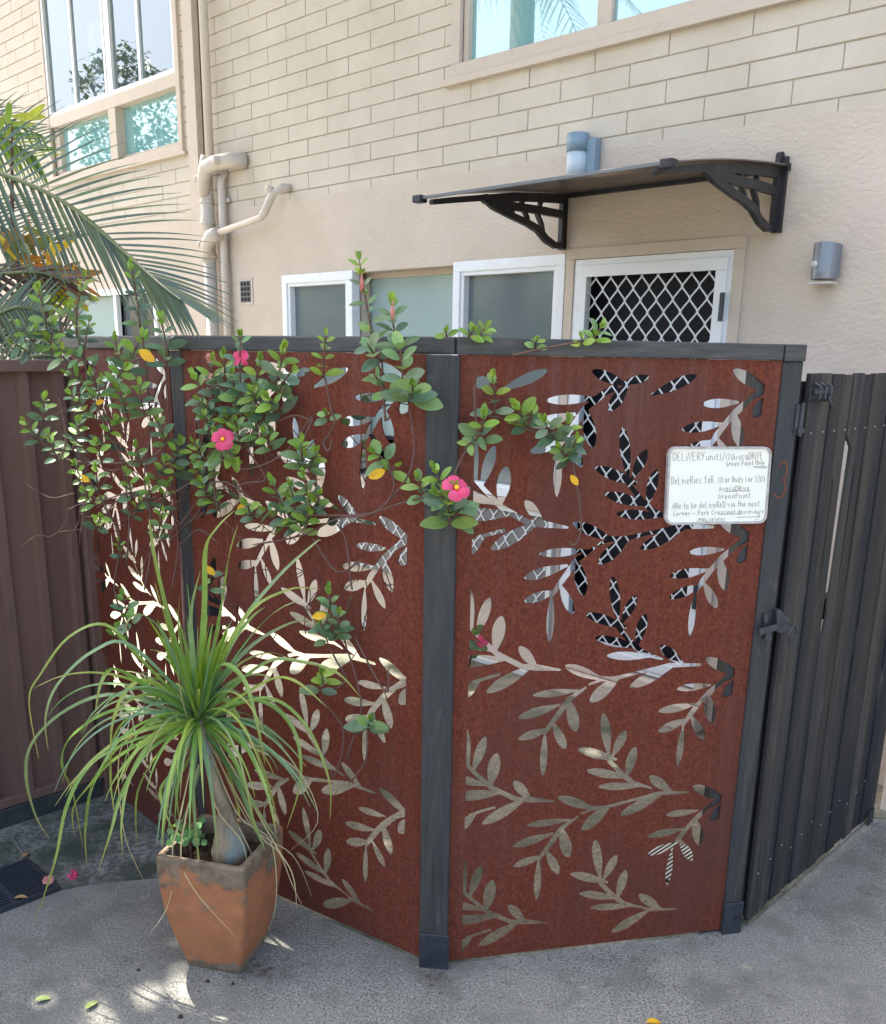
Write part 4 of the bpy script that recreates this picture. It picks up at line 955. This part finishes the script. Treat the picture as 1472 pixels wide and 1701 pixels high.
# main trunk of the vine down to the soil beside the left post
vb = [vdepth(300, 900, .05), vdepth(310, 1100, .06), vdepth(318, 1300, .06), Vector((-.80, 2.93, .0))]
VT.tube(vb, [.005, .006, .007, .008], 7)
build('stem', VT, 'stem', vine, smooth=True); build('foliage', VL, 'leaf', vine)
def flower(name, c, face, r, m='petal', par=None, heart=True, label=None, droop=.15):
    mb = MB(); f_ = face.normalized(); a = f_.orthogonal().normalized(); b = f_.cross(a)
    for k in range(5):
        t = 2*PI*k/5+.3+rv.uniform(-.18, .18); d = (a*math.cos(t)+b*math.sin(t)+f_*rv.uniform(-.3, .35)).normalized(); s = f_.cross(d).normalized()*rv.uniform(.8, 1.2)
        rows = []
        for rr_, ww, zz in ((.12, .08, -.25), (.35, .28, .02), (.65, .44, .10), (.90, .40, .05), (1.05, .18, -.05)):
            o = c+d*r*rr_+f_*r*(zz-droop*rr_*rr_)
            rows.append([o-s*r*ww, o+f_*r*rv.uniform(-.03, .10), o+s*r*ww*(1+.15)])
        i = len(mb.v)
        for q in rows: mb.v += q
        for q in range(4):
            for w_ in range(2): x = i+q*3+w_; mb.f.append((x, x+1, x+4, x+3)); mb.c.append(None)
    mb.tube([c-f_*r*1.3, c-f_*r*.6, c-f_*r*.15], [r*.06, r*.14, r*.18], 8)
    fl = build(name, mb, m, par, smooth=True, label=label, loc=None if par else c)
    if heart:
        h = MB(); h.tube([c-f_*r*.1, c+f_*r*.05, c+f_*r*.09], [r*.2, r*.17, r*.05], 10); build('flower_centre', h, 'yellow', fl, smooth=True)
    return fl
toc = lambda p: (CAM-p).normalized()
p = vdepth(370, 729, .13); flower('flower', p, toc(p)+Vector((-.1, 0, .2)), .031, par=vine)
p = vdepth(759, 809, .16); flower('flower', p, toc(p)+Vector((.3, 0, .5)), .034, par=vine)
p = vdepth(399, 594, .10); flower('flower', p, toc(p)+Vector((-.7, .2, .1)), .024, par=vine, heart=False)
p = vdepth(350, 597, .10); flower('flower', p, Vector((-.2, -.6, -.5)), .018, 'petalold', par=vine, heart=False, label='withered flower')
p = vdepth(345, 625, .10); flower('flower', p, Vector((-.4, -.5, .4)), .014, 'petalold', par=vine, heart=False, label='withered flower')
for (x, y, e) in ((652, 510, .11), (601, 465, .10)):
    f = MB(); p = vdepth(x, y, e); f.tube([p-UZ*.03, p-UZ*.01, p+UZ*.018], [.003, .0055, .001], 7); build('bud', f, 'petalold', vine, smooth=True)
for (x, y, a, s, e) in ((243, 590, -.6, 30, .10), (627, 787, -2.7, 26, .08), (349, 948, 2.4, 22, .13), (531, 1023, -3.0, 22, .14), (165, 668, .4, 15, .08), (954, 797, -.9, 18, .08), (140, 795, 2.6, 20, .08), (400, 842, .6, 16, .06)):
    p = vdepth(x, y, e); d = Vector((math.cos(a), -.15, math.sin(a)))
    YL = MB(); add_leaf(YL, p-d*s/1564*1.3, d, toc(p), s/1564*2.8, s/1564*1.5, None, .1, .15); build('yellow_leaf', YL, 'yleaf', vine)
# growth of the same vine inside the yard, seen through the cut-outs
iv = thing('inner_vine', cp-n1*.25+Vector((.0, 0, 0)), 'bare tangled vine with one pink flower behind the steel panels', 'vine')
IV = MB(); IS = MB(); ri = random.Random(4)
for k in range(60):
    x = ri.uniform(330, 660); y = ri.uniform(640, 1020); P = []
    a = ri.uniform(0, 6.28)
    for q in range(7): a += ri.uniform(-.6, .6); x += 20*math.cos(a); y += 20*math.sin(a)+4; P.append(onpl(x, y, lp-n2*ri.uniform(.04, .12), n2))
    IS.tube(P, .0016, 5)
for k in range(70):
    x = ri.uniform(340, 620); y = ri.uniform(600, 900); p = onpl(x, y, lp-n2*ri.uniform(.05, .2), n2)
    d = Vector((ri.uniform(-1, 1), ri.uniform(-.5, .5), ri.uniform(-.6, 1))).normalized(); add_leaf(IV, p, d, toc(p), .05, .026, jit(ri.choice(GREEN), ri), .2, .2)
for k in range(8):
    p = onpl(ri.uniform(775, 800), ri.uniform(1050, 1080), cp-n1*.06, n1); d = Vector((ri.uniform(-1, 1), 0, ri.uniform(-1, 1))).normalized(); add_leaf(IV, p, d, toc(p), .045, .024, jit(ri.choice(GREEN), ri), .2, .2)
IS.tube([onpl(785, 1080, cp-n1*.06, n1), cp-n1*.15+UZ*.3, cp-n1*.2], .004, 6)
IS.tube([onpl(400, 900, lp-n2*.1, n2), onpl(390, 1100, lp-n2*.1, n2), lp-n2*.12+d2*.1], .005, 6)
build('stem', IS, 'stem', iv); build('foliage', IV, 'leaf', iv)
p = onpl(802, 1064, cp-n1*.05, n1); flower('flower', p, toc(p)+Vector((.3, 0, -.2)), .020, par=iv, heart=False)

# ------------------------------------------------------------------ terracotta pot
pc = Vector((-.634, 2.468, 0)); PA = 1.32
pa = Vector((math.cos(PA), math.sin(PA), 0)); pb = Vector((-pa.y, pa.x, 0)); PH = .380
pot = thing('terracotta_pot', pc, 'square weathered terracotta pot with grey mould bands standing before the screen fence', 'pot')
def ring(h, z, r=.012, n=3):
    P = []
    h *= 1.045
    for sx_, sy_, a0 in ((1, 1, 0), (-1, 1, 90), (-1, -1, 180), (1, -1, 270)):
        for k in range(n+1):
            a = math.radians(a0+90*k/n); P.append(pc+pa*(sx_*(h-r)+r*math.cos(a))+pb*(sy_*(h-r)+r*math.sin(a))+UZ*z)
    return P
prof = [(.080, 0), (.082, .004), (.092, .05), (.104, .10), (.115, .16), (.123, .22), (.128, .28), (.130, .33), (.131, .372), (.129, .378), (.126, .380), (.116, .380), (.112, .378), (.110, .36), (.106, .30), (.10, .25)]
f = MB(); f.ring_strip([ring(h, z) for h, z in prof], False); f.f.append(tuple(range(15, -1, -1))); f.c.append(None)
pbody = build('body', f, 'terracotta', pot, smooth=False)
f = MB(); n = 10
for i in range(n):
    for j in range(n):
        q = []
        for (a, b) in ((i, j), (i+1, j), (i+1, j+1), (i, j+1)):
            x_, y_ = -.109+.218*a/n, -.109+.218*b/n; q.append(pc+pa*x_+pb*y_+UZ*(.325+.012*noise.noise(Vector((x_*30, y_*30, 0)))))
        f.quad(*q)
build('soil', f, 'soil', pot, smooth=True)
# ------------------------------------------------------------------ ponytail palm
pt0 = pc+UZ*.33+pa*.02-pb*.02
crown = aty(330, 1196, 2.46)
pony = thing('ponytail_palm', pt0, 'ponytail palm with swollen grey stem and long arching strap leaves in the terracotta pot', 'plant')
tb = aty(382, 1400, 2.45)
mid1 = aty(372, 1340, 2.45); mid2 = aty(352, 1270, 2.455)
f = MB(); P = [Vector((tb.x, tb.y, .31)), tb+UZ*-.015, aty(378, 1378, 2.45), mid1, mid2, aty(338, 1225, 2.46), crown]
f.tube(P, [.054, .052, .036, .020, .015, .015, .020], 14)
for v_ in range(len(f.v)):
    f.v[v_] = f.v[v_]+Vector((noise.noise(f.v[v_]*30), noise.noise(f.v[v_]*30+Vector((5, 5, 5))), 0))*.006
build('trunk', f, 'bark', pony, smooth=True)
BL_ = MB(); DL_ = MB(); rp = random.Random(9)
def smoothline(P, n=5):
    Q = []
    for k in range(len(P)-1):
        a, b = P[k], P[k+1]; p0 = P[max(k-1, 0)]; p3 = P[min(k+2, len(P)-1)]
        for i in range(n):
            t = i/n; Q.append(.5*((2*a)+(b-p0)*t+(2*p0-5*a+4*b-p3)*t*t+(3*a-p0-3*b+p3)*t**3))
    Q.append(P[-1]); return Q
def blade(mb, P, w_, col, c2=None):
    Q = smoothline(P, 5); n = len(Q); i = len(mb.v)
    for k, p in enumerate(Q):
        t = k/(n-1); d = (Q[min(k+1, n-1)]-Q[max(k-1, 0)]).normalized()
        view = (CAM-p).normalized(); up_ = UZ-d*UZ.dot(d)
        s = d.cross((up_*.9+view*.7).normalized()); s = s.normalized() if s.length > 1e-4 else d.orthogonal().normalized(); nn = s.cross(d)
        ww = w_*(.75+.25*min(1, t*5) if t < .2 else (1-((t-.2)/.8)**1.6*.93)); 
        mb.v += [p+s*ww/2+nn*ww*.22, p, p-s*ww/2+nn*ww*.22]
    for k in range(n-1):
        a = i+3*k; t = k/n; cc = col if not c2 else tuple(col[q]*(1-t**2)+c2[q]*t**2 for q in range(3))
        mb.f += [(a, a+1, a+4, a+3), (a+1, a+2, a+5, a+4)]; mb.c += [cc, cc]
PG = [(.18, .33, .055), (.22, .38, .07), (.14, .28, .08), (.19, .33, .15), (.28, .42, .07)]
TIPC = (.35, .30, .07)
AR = [[(690, 650), (500, 460), (380, 345), (250, 390), (150, 520), (105, 620), (140, 830)], [(700, 620), (480, 425), (340, 440), (210, 560), (165, 680), (175, 800)],
 [(680, 640), (450, 520), (375, 535), (345, 660)], [(690, 660), (430, 600), (250, 650), (120, 770), (95, 900), (130, 1040), (180, 1120)], [(700, 680), (450, 650), (270, 740), (225, 850), (265, 960), (300, 1150)],
 [(700, 690), (480, 740), (320, 860), (240, 1010), (200, 1200), (120, 1440)], [(700, 690), (500, 780), (350, 900), (310, 1080), (315, 1215)], [(690, 700), (540, 800), (440, 960), (400, 1100), (355, 1240)],
 [(700, 700), (600, 780), (500, 950), (495, 1140)], [(720, 690), (640, 860), (580, 960), (640, 1120)], [(715, 700), (700, 900), (710, 1100), (730, 1280)], [(735, 700), (760, 900), (790, 1190)],
 [(740, 700), (830, 850), (900, 960), (960, 1060), (1010, 1130)], [(745, 690), (870, 760), (960, 930), (1000, 1100)], [(740, 640), (800, 610), (900, 750), (970, 920), (1010, 1080)],
 [(730, 620), (790, 500), (880, 540), (930, 700), (960, 850)], [(740, 610), (950, 490), (1100, 482), (1221, 520), (1300, 600)], [(740, 640), (950, 610), (1100, 700), (1190, 900), (1195, 1050)],
 [(740, 650), (930, 620), (1060, 720), (1090, 900), (1040, 1080)], [(710, 640), (640, 430), (570, 150), (545, 0), (540, -40)], [(700, 620), (600, 400), (520, 312), (470, 322), (455, 360)],
 [(725, 620), (800, 300), (830, 100), (862, -20)], [(735, 600), (740, 300), (745, 80), (790, -10), (850, -70)], [(750, 600), (850, 380), (1000, 180), (1140, 50), (1160, 40)], [(730, 600), (880, 330), (1040, 220), (1160, 215)],
 [(720, 600), (655, 430), (650, 240)], [(745, 620), (880, 450), (1050, 340), (1150, 335)], [(715, 610), (690, 350), (725, 150)], [(700, 600), (620, 350), (545, 60)], [(705, 600), (600, 330), (560, 190)],
 [(740, 600), (900, 400), (1010, 290), (1110, 250)], [(735, 650), (950, 560), (1060, 545), (1180, 640)], [(740, 660), (900, 690), (1030, 770), (1110, 860)], [(730, 690), (800, 800), (860, 1000), (880, 1120)],
 [(725, 700), (730, 850), (660, 1060), (620, 1100)], [(690, 660), (560, 600), (440, 640), (400, 740)], [(690, 650), (560, 560), (470, 570), (410, 690), (400, 830)], [(690, 670), (520, 660), (420, 740), (400, 900), (420, 1060)],
 [(700, 690), (560, 700), (420, 800), (330, 920), (265, 1010), (270, 1110)], [(700, 700), (560, 760), (470, 900), (440, 1060), (445, 1180)], [(735, 600), (780, 450), (820, 380)], [(740, 610), (830, 430), (910, 320), (960, 280)], [(735, 700), (700, 800), (640, 930), (655, 1080)], [(745, 700), (850, 900), (930, 1090), (960, 1160)], [(740, 695), (820, 790), (890, 930), (925, 1100)]]
def zp(x, y): return (x/2.18, 880+y/2.18)
for a in AR:
    dz = rp.uniform(-.30, .22); P = []; tot = len(a)-1
    for k, (x, y) in enumerate(a):
        px, py = zp(x, y); t = k/tot; P.append(aty(px, py, max(1.9, 2.46+dz*min(1, t*1.3))) if k else crown+Vector((rp.uniform(-.012, .012), rp.uniform(-.012, .012), rp.uniform(-.02, .015))))
    blade(BL_, P, rp.uniform(.011, .016), jit(rp.choice(PG), rp, .15), TIPC)
for k in range(85):                                          # the rest of the head, falling by its own weight
    az = rp.uniform(0, 2*PI); el = math.radians(rp.choice([rp.uniform(50, 88), rp.uniform(10, 60), rp.uniform(-20, 30)])); Ln = rp.uniform(.26, .50)
    if el > .9: Ln *= .75
    d = Vector((math.cos(az)*math.cos(el), math.sin(az)*math.cos(el), math.sin(el))); p = crown+d*.01+Vector((0, 0, rp.uniform(-.03, .01))); P = [p]; st = Ln/7
    g_ = rp.uniform(.16, .30)*(1 if el < 1.1 else .35)
    for q in range(7):
        p = p+d*st; P.append(p); d = (d+Vector((0, 0, -g_*(.6+q*.25)))).normalized()
    if any(v_.y > 2.62 and v_.z < 1.3 and (v_-lp).dot(n2) < .03 for v_ in P): continue
    blade(BL_, P, rp.uniform(.008, .012), jit(rp.choice(PG), rp, .15), TIPC if rp.random() < .5 else None)
for k in range(26):                                            # young upright heart leaves
    az = rp.uniform(0, 2*PI); Ln = rp.uniform(.18, .34); P = [crown+UZ*.0]
    d = Vector((math.cos(az)*.28, math.sin(az)*.28, 1)).normalized(); p = crown.copy()
    for q in range(5): p = p+d*Ln/5; P.append(p); d = (d+Vector((math.cos(az), math.sin(az), 0))*.05).normalized()
    blade(BL_, P, rp.uniform(.016, .024), jit((.22, .36, .03), rp, .1))
build('leaves', BL_, 'blade', pony, smooth=True)
DD = [[(720, 720), (650, 1050), (625, 1150), (630, 1250), (600, 1380), (520, 1490)], [(720, 850), (655, 1150), (700, 1300), (860, 1480)], [(800, 960), (900, 1150), (925, 1250), (890, 1420)],
 [(740, 750), (860, 1030), (980, 1130), (1000, 1350), (960, 1480)], [(760, 720), (990, 1130), (1060, 1250), (1075, 1380)], [(700, 700), (500, 740), (430, 830), (450, 1100), (530, 1290)], [(740, 700), (870, 760), (990, 810), (1100, 900), (1150, 1060), (1040, 1170)],
 [(750, 730), (900, 1060), (1060, 1180), (1130, 1330)], [(730, 740), (780, 1000), (880, 1140), (900, 1300)], [(690, 720), (660, 620), (640, 500)], [(750, 760), (930, 1090), (1010, 1170), (1060, 1290), (1100, 1370)]]
for a in DD:
    dz = rp.uniform(-.2, .0); P = []
    for k, (x, y) in enumerate(a):
        px, py = zp(x, y); t = k/(len(a)-1); Y = 2.45+dz*t
        q = aty(px, py, Y)
        if q.z < .012: q = gnd(px, py, .012)
        P.append(q)
    blade(DL_, P, .0045, jit((.50, .42, .22), rp, .15))
build('dry_leaf', DL_, 'blade', pony, label='thin bleached dead leaves')
# small succulent at the pot's left corner
su = thing('succulent', pc+UZ*.33-pa*.08+pb*.06, 'small round leaved succulent in the left corner of the terracotta pot', 'plant')
f = MB(); rs = random.Random(3); sc = aty(315, 1386, 2.45)
for k in range(46):
    d = Vector((rs.uniform(-1, 1), rs.uniform(-1, 1), rs.uniform(-.4, 1))).normalized(); p = sc+Vector((rs.uniform(-.05, .035), rs.uniform(-.03, .03), rs.uniform(-.03, .025)))
    add_leaf(f, p, d, toc(p), .022, .019, jit((.16, .32, .10), rs), .05, .1)
build('foliage', f, 'leaf', su)
f = MB(); f.tube([sc+UZ*.0, Vector((sc.x, sc.y, .32))], .004, 6); f.tube([sc+Vector((-.03, 0, .0)), Vector((sc.x-.005, sc.y, .32))], .003, 6); build('stem', f, 'stem', su)

# ------------------------------------------------------------------ palm behind the brown fence
PD = 4.3
palm = thing('palm_tree', aty(-120, 800, 4.5)*1.0, 'feathery palm behind the brown metal fence with a long frond crossing the house wall', 'palm')
palm.location.z = 0; ROOT[palm] = Vector(palm.location)
def frond(P, Lu, Ld, n, upd, dnd, w_, m='blade', cols=PG, par=palm, name='frond', sag=.1, seed=0, wob=.02):
    """rachis through P (points); leaflets both sides with directions upd/dnd (vectors along), lengths Lu/Ld as functions of t"""
    r_ = random.Random(seed); Q = smoothline(P, 10); mb = MB(); m_ = len(Q)
    mb.tube(Q, [.010*(1-k/m_)+.002 for k in range(m_)], 6, col=(.10, .15, .05))
    for k in range(n):
        t = (k+.5)/n; x = t*(m_-1); i = min(m_-2, int(x)); p = Q[i].lerp(Q[i+1], x-i); ax = (Q[i+1]-Q[i]).normalized()
        for (dv, LL) in ((upd, Lu), (dnd, Ld)):
            ln = LL(t)*r_.uniform(.92, 1.06); d0 = dv(t)+Vector((r_.uniform(-wob, wob), r_.uniform(-.12, .12), r_.uniform(-wob, wob))); d = (d0).normalized(); pts = [p]; q = p
            for s_ in range(5): q = q+d*ln/5; pts.append(q); d = (d+Vector((0, 0, -sag*(s_+1)*.35))).normalized()
            blade(mb, pts, w_*(1-.4*t)*r_.uniform(.85, 1.15), jit(r_.choice(cols), r_, .2))
    return build(name, mb, m, par)
DKG = [(.13, .18, .12), (.15, .20, .12), (.18, .23, .10), (.125, .175, .13)]
R1 = [aty(x, y, PD-.3*k) for k, (x, y) in enumerate([(-120, 262), (0, 288), (110, 338), (200, 412), (262, 468), (300, 498)])]
rx, ux = rgt, upv
def vx(a): return rgt*math.cos(a)+upv*math.sin(a)
S_ = PD/1564
frond(R1, lambda t: (195-95*t if t < .8 else 119-75*(t-.8)/.2*1.0)*S_*.86, lambda t: (235-175*max(0, t-.2)/.8)*S_*.72, 40,
      lambda t: vx(.95-1.50*min(1, t*1.1)), lambda t: vx(-1.18+.12*t), .020, cols=DKG, sag=.035, seed=2)
def pxfrond(pts, Y0, Y1, n, Lpx, spread, w_, cols, seed, sag=.1, name='frond', par=palm, m='blade'):
    P = [aty(x, y, Y0+(Y1-Y0)*k/(len(pts)-1)) for k, (x, y) in enumerate(pts)]
    d = (P[-1]-P[0]); base = math.atan2(d.dot(upv), d.dot(rgt))
    return frond(P, lambda t: Lpx*(1-.55*t)*(.5+.5*min(1, t*5))*S_, lambda t: Lpx*(1-.55*t)*(.5+.5*min(1, t*5))*S_, n,
                 lambda t: vx(base+spread), lambda t: vx(base-spread), w_, cols=cols, sag=sag, seed=seed, name=name, par=par, m=m, wob=.08)
LG = [(.30, .42, .03), (.22, .36, .04), (.12, .22, .05)]
pxfrond([(-110, 190), (-40, 215), (10, 232), (60, 262)], 4.7, 4.5, 22, 120, .6, .022, LG, 3)
pxfrond([(-110, 330), (-30, 362), (40, 395), (110, 405)], 4.6, 4.4, 26, 130, .8, .020, DKG, 4)
pxfrond([(-120, 160), (-60, 175), (0, 200), (70, 225)], 4.9, 4.7, 22, 90, .7, .018, DKG, 5)
BRN = [(.20, .12, .09), (.16, .10, .08), (.14, .11, .07)]
pxfrond([(-120, 440), (-20, 455), (60, 452), (118, 470)], 4.2, 4.0, 24, 110, .35, .022, BRN, 6)
pxfrond([(-110, 520), (-20, 525), (30, 510), (70, 520)], 4.1, 4.0, 22, 140, 1.0, .020, DKG, 7, .15)
pxfrond([(-60, 600), (0, 560), (50, 548), (110, 560)], 4.1, 4.0, 24, 150, .9, .018, BRN, 8, .12)
pxfrond([(-60, 640), (20, 600), (80, 590), (130, 600)], 4.0, 3.9, 24, 90, 1.0, .014, DKG, 9, .12)
tr = MB(); b0_ = Vector(palm.location); tr.tube([b0_, b0_+Vector((0, .02, 1.2)), b0_+Vector((.1, 0, 2.6)), Vector((R1[0].x-.1, R1[0].y+.1, R1[0].z-.1)), R1[0]], [.10, .09, .07, .04, .012], 12)
for q in ((-110, 190, 4.7), (-110, 330, 4.6), (-120, 440, 4.2), (-110, 520, 4.1), (-60, 600, 4.1), (-60, 640, 4.0), (-120, 160, 4.9)):
    e = aty(*q); tr.tube([b0_+Vector((0, 0, max(.6, e.z-.5))), e], [.02, .008], 6)
build('trunk', tr, 'palmbark', palm, smooth=True)
# croton with yellow and red leaves
cr = thing('croton_shrub', aty(60, 700, 4.3)*1.0, 'croton shrub with yellow, orange and lime leaves behind the brown metal fence', 'shrub')
cr.location.z = 0; ROOT[cr] = Vector(cr.location)
f = MB(); rc_ = random.Random(8)
for (cx_, cy_, sp, n_, cols) in ((75, 440, 34, 30, [(.75, .50, .02), (.65, .62, .03), (.55, .22, .03), (.26, .14, .07)]), (100, 470, 26, 16, [(.60, .26, .05), (.75, .42, .03)]), (80, 486, 24, 30, [(.42, .62, .02), (.36, .55, .03)]),
                                 (35, 520, 30, 30, [(.42, .62, .02), (.5, .6, .04)]), (6, 205, 22, 9, [(.30, .42, .05), (.42, .48, .06)]), (30, 405, 30, 30, [(.20, .22, .05), (.35, .2, .05)])):
    for k in range(n_):
        p = aty(cx_+rc_.gauss(0, sp*.6), cy_+rc_.gauss(0, sp*.4), 4.3+rc_.uniform(-.2, .2)); d = Vector((rc_.uniform(-.6, 1.2), rc_.uniform(-.4, .4), rc_.uniform(-.6, .6))).normalized()
        add_leaf(f, p, d, toc(p), rc_.uniform(.08, .15), rc_.uniform(.014, .034), jit(rc_.choice(cols), rc_, .2), .2, .2)
build('foliage', f, 'leaf', cr)
f = MB()
for q in ((75, 440), (100, 470), (80, 486), (35, 520), (20, 210), (30, 405)): f.tube([Vector(cr.location), aty(q[0], q[1]+150, 4.35), aty(*q, 4.3)], [.012, .01, .004], 6)
build('stem', f, 'stem', cr)

# ------------------------------------------------------------------ litter on the ground
p = gnd(122, 1454, .02); fl = flower('fallen_flower', p, Vector((.6, -.2, .5)), .020, 'petal', heart=False); tag(fl, 'fallen bright pink flower on the mossy slab right of the drain grate', 'flower', 'fallen flowers')
p = gnd(80, 1462, .022); fl = flower('fallen_flower', p, Vector((.2, -.5, .6)), .018, 'petalold', heart=False); tag(fl, 'withered brown pink flower lying on the right end of the drain grate', 'flower', 'fallen flowers')
def fallen(x, y, a, s, m, label):
    p = gnd(x, y, .016 if x < 130 and y < 1520 else .008); f = MB(); add_leaf(f, p, Vector((math.cos(a), math.sin(a), .12)), UZ, s, s*.55, None, .25, .35)
    build('fallen_leaf', f, m, loc=p, label=label, cat='leaf', group='fallen leaves')
M['gleaf'] = mat('fallen_green_leaf', (.28, .36, .12), .6, .3); M['bleaf'] = mat('fallen_brown_leaf', (.36, .22, .10), .7, .2)
fallen(58, 1662, .4, .040, 'gleaf', 'pale green leaf on the concrete near the bottom left corner')
fallen(142, 1676, 1.1, .042, 'gleaf', 'yellow green leaf on the concrete right of the pale one near the bottom left corner')
fallen(24, 1492, .3, .040, 'bleaf', 'tan leaf lying on the lower bars of the drain grate')
fallen(38, 1424, 1.4, .035, 'bleaf', 'small tan leaf on the back edge of the drain grate')
fallen(1074, 1698, .1, .040, 'yleaf', 'yellow leaf on the concrete at the bottom edge below the right steel panel')
f = MB(); rb = random.Random(31)
def speck(cx_, cy_, sx_, sy_, n_):
    for k in range(n_):
        p = gnd(rb.gauss(cx_, sx_), rb.gauss(cy_, sy_), .003); a = rb.uniform(0, PI); l_ = rb.uniform(.004, .022); f.tube([p, p+Vector((math.cos(a)*l_*.5, math.sin(a)*l_*.5, rb.uniform(0, .006))), p+Vector((math.cos(a+.4)*l_, math.sin(a+.4)*l_, 0))], [.0008, .001, .0006], 4)
speck(430, 1610, 30, 12, 70); speck(720, 1625, 18, 8, 30); speck(1180, 1562, 14, 6, 12); speck(300, 1640, 200, 30, 60); speck(1000, 1650, 250, 30, 40); speck(60, 1440, 40, 14, 30); speck(560, 1545, 70, 22, 40); speck(960, 1590, 110, 8, 40); speck(1330, 1460, 60, 40, 40)
build('leaf_litter', f, 'stem', label='scattered dry twigs and bits of litter on the concrete', cat='litter', kind='stuff')
for (x, y, r) in ((345, 1631, .006), (387, 1635, .005), (300, 1690, .007), (230, 1612, .005)):
    f = MB(); p = gnd(x, y, 0); f.tube([p, p+UZ*r*.6, p+UZ*r*1.3], [r, r*.9, r*.3], 7)
    build('pebble', f, 'soil', loc=p, label='small dark pebble on the concrete in front of the terracotta pot', cat='pebble', group='small dark pebbles before the pot')

# ------------------------------------------------------------------ trees around the yard (one added to shade the ground, the others reflected in the glass)
def crown_leaves(mb, c, R, n, r_, size, cols, keep=None):
    for k in range(n):
        while True:
            q = Vector((r_.uniform(-1, 1), r_.uniform(-1, 1), r_.uniform(-1, 1)))
            if q.length < 1: break
        p = c+Vector((q.x*R.x, q.y*R.y, q.z*R.z))
        if not keep and noise.noise(p*1.1) < -.12: continue
        if keep and not keep(p): continue
        d = Vector((r_.uniform(-1, 1), r_.uniform(-1, 1), r_.uniform(-.8, .3))).normalized(); s = size*r_.uniform(.7, 1.3); sd = d.cross(UZ+Vector((.2, .1, 0))).normalized()
        col = jit(r_.choice(cols), r_, .25)
        mb.poly([p, p+d*s*.5+sd*s*.28, p+d*s, p+d*s*.5-sd*s*.28], col)
TC = [(.07, .13, .04), (.05, .10, .035), (.10, .17, .05)]
rt_ = random.Random(77)
GAPS = [(gnd(490, 1562), .105), (gnd(300, 1660), .15), (gnd(200, 1690), .12), (gnd(390, 1690), .10), (gnd(1450, 1450), .13), (gnd(1466, 1500), .12), (gnd(1490, 1560), .14)]  # openings left in the added crown so sun patches reach the ground
def keep_shade(p):
    q = p-sundir*(p.z/sundir.z)
    dist = (w0-q).dot(dG)                      # distance of the shaded spot from the wall
    if dist < .15: return False
    sq = (q-w0).dot(dW)
    if .1 < dist < (.80+.25*math.sin(q.x*5+q.y*3) if sq > 3.2 else .34+.1*math.sin(q.x*9)) and sq > 2.2: return False
    for c, r in GAPS:
        if (q-c).length < r+.02: return False
    return True
cc = Vector((.0, 2.15, 0))+sundir*(6.6/sundir.z)
shade = thing('added_shade_tree', cc+dW*1.6-dG*.3-UZ*cc.z, 'unseen broad leafy tree added to shade the driveway, with crown gaps for sun patches', 'tree')
f = MB(); crown_leaves(f, cc, Vector((3.2, 3.0, .9)), 17000, rt_, .17, TC, keep_shade); build('crown', f, 'leaf', shade)  # unseen crown put in the sun's path, shaped to throw the shade
f = MB(); b_ = ROOT[shade]; f.tube([b_, b_+UZ*3, b_+Vector((.2, -.1, 5))], [.16, .13, .10], 10)
for k in range(9):
    a = k*.7; e = cc+Vector((math.cos(a)*2.3, math.sin(a)*1.9, .1)); f.tube([b_+Vector((.1, -.05, 4.6)), (b_+UZ*5.6).lerp(e, .5)+UZ*.2, e], [.07, .04, .012], 6)
build('trunk', f, 'bark', shade, smooth=True)
bk = -dG
def refl(x, y, dist):
    X = onpl(x, y, w0, dG); d = ray(x, y); r_ = d-dG*2*d.dot(dG); return X+r_*(dist/-r_.dot(dG))
BT = ['tall leafy street tree across the road behind the viewpoint', 'wider leafy street tree behind the viewpoint beside the tall one', 'dense leafy tree behind the viewpoint nearest the house front']
for k, (rq, R) in enumerate(((refl(215, 235, 11), Vector((1.7, 1.7, 2.6))), (refl(860, 520, 11), Vector((3.2, 3.2, 2.0))), (refl(540, 500, 10), Vector((2.8, 2.8, 1.9))))):
    hh = rq.z; b_ = Vector((rq.x, rq.y, 0)); t_ = thing('street_tree', b_, BT[k], 'tree', 'street trees behind the viewpoint')
    f = MB(); crown_leaves(f, b_+UZ*hh, R, 5000, rt_, .26, TC); build('crown', f, 'leaf', t_)
    f = MB(); f.tube([b_, b_+UZ*hh*.6, b_+UZ*hh], [.16, .12, .05], 8)
    for q in range(6): f.tube([b_+UZ*hh*.5, b_+UZ*hh+Vector((math.cos(q)*R.x*.6, math.sin(q)*R.x*.6, R.z*.3))], [.06, .015], 6)
    build('trunk', f, 'bark', t_)
b_ = refl(862, 60, 7.5); PHT = b_.z+1.0; b_.z = 0
p2 = thing('palm_tree', b_, 'tall palm behind the viewpoint, mirrored in the upper window', 'palm')
f = MB(); f.tube([b_, b_+Vector((.1, 0, 3)), b_+Vector((0, 0, PHT))], [.22, .2, .17], 12); build('trunk', f, 'palmbark', p2, smooth=True)
for k in range(13):
    a = 2*PI*k/13; h = Vector((math.cos(a), math.sin(a), 0)); c0 = b_+UZ*PHT; el = (.9, .3, -.2)[k % 3]; P = [c0]; d = (h+UZ*el).normalized(); q = c0
    for s_ in range(5): q = q+d*.5; P.append(q); d = (d+UZ*-.22).normalized()
    sd = h.cross(UZ)
    frond(P, lambda t: .75*(1-.6*t), lambda t: .75*(1-.6*t), 22, lambda t, sd=sd, h=h: sd*.8+h*.5-UZ*.6, lambda t, sd=sd, h=h: -sd*.8+h*.5-UZ*.6, .035, cols=DKG, par=p2, seed=k+50)
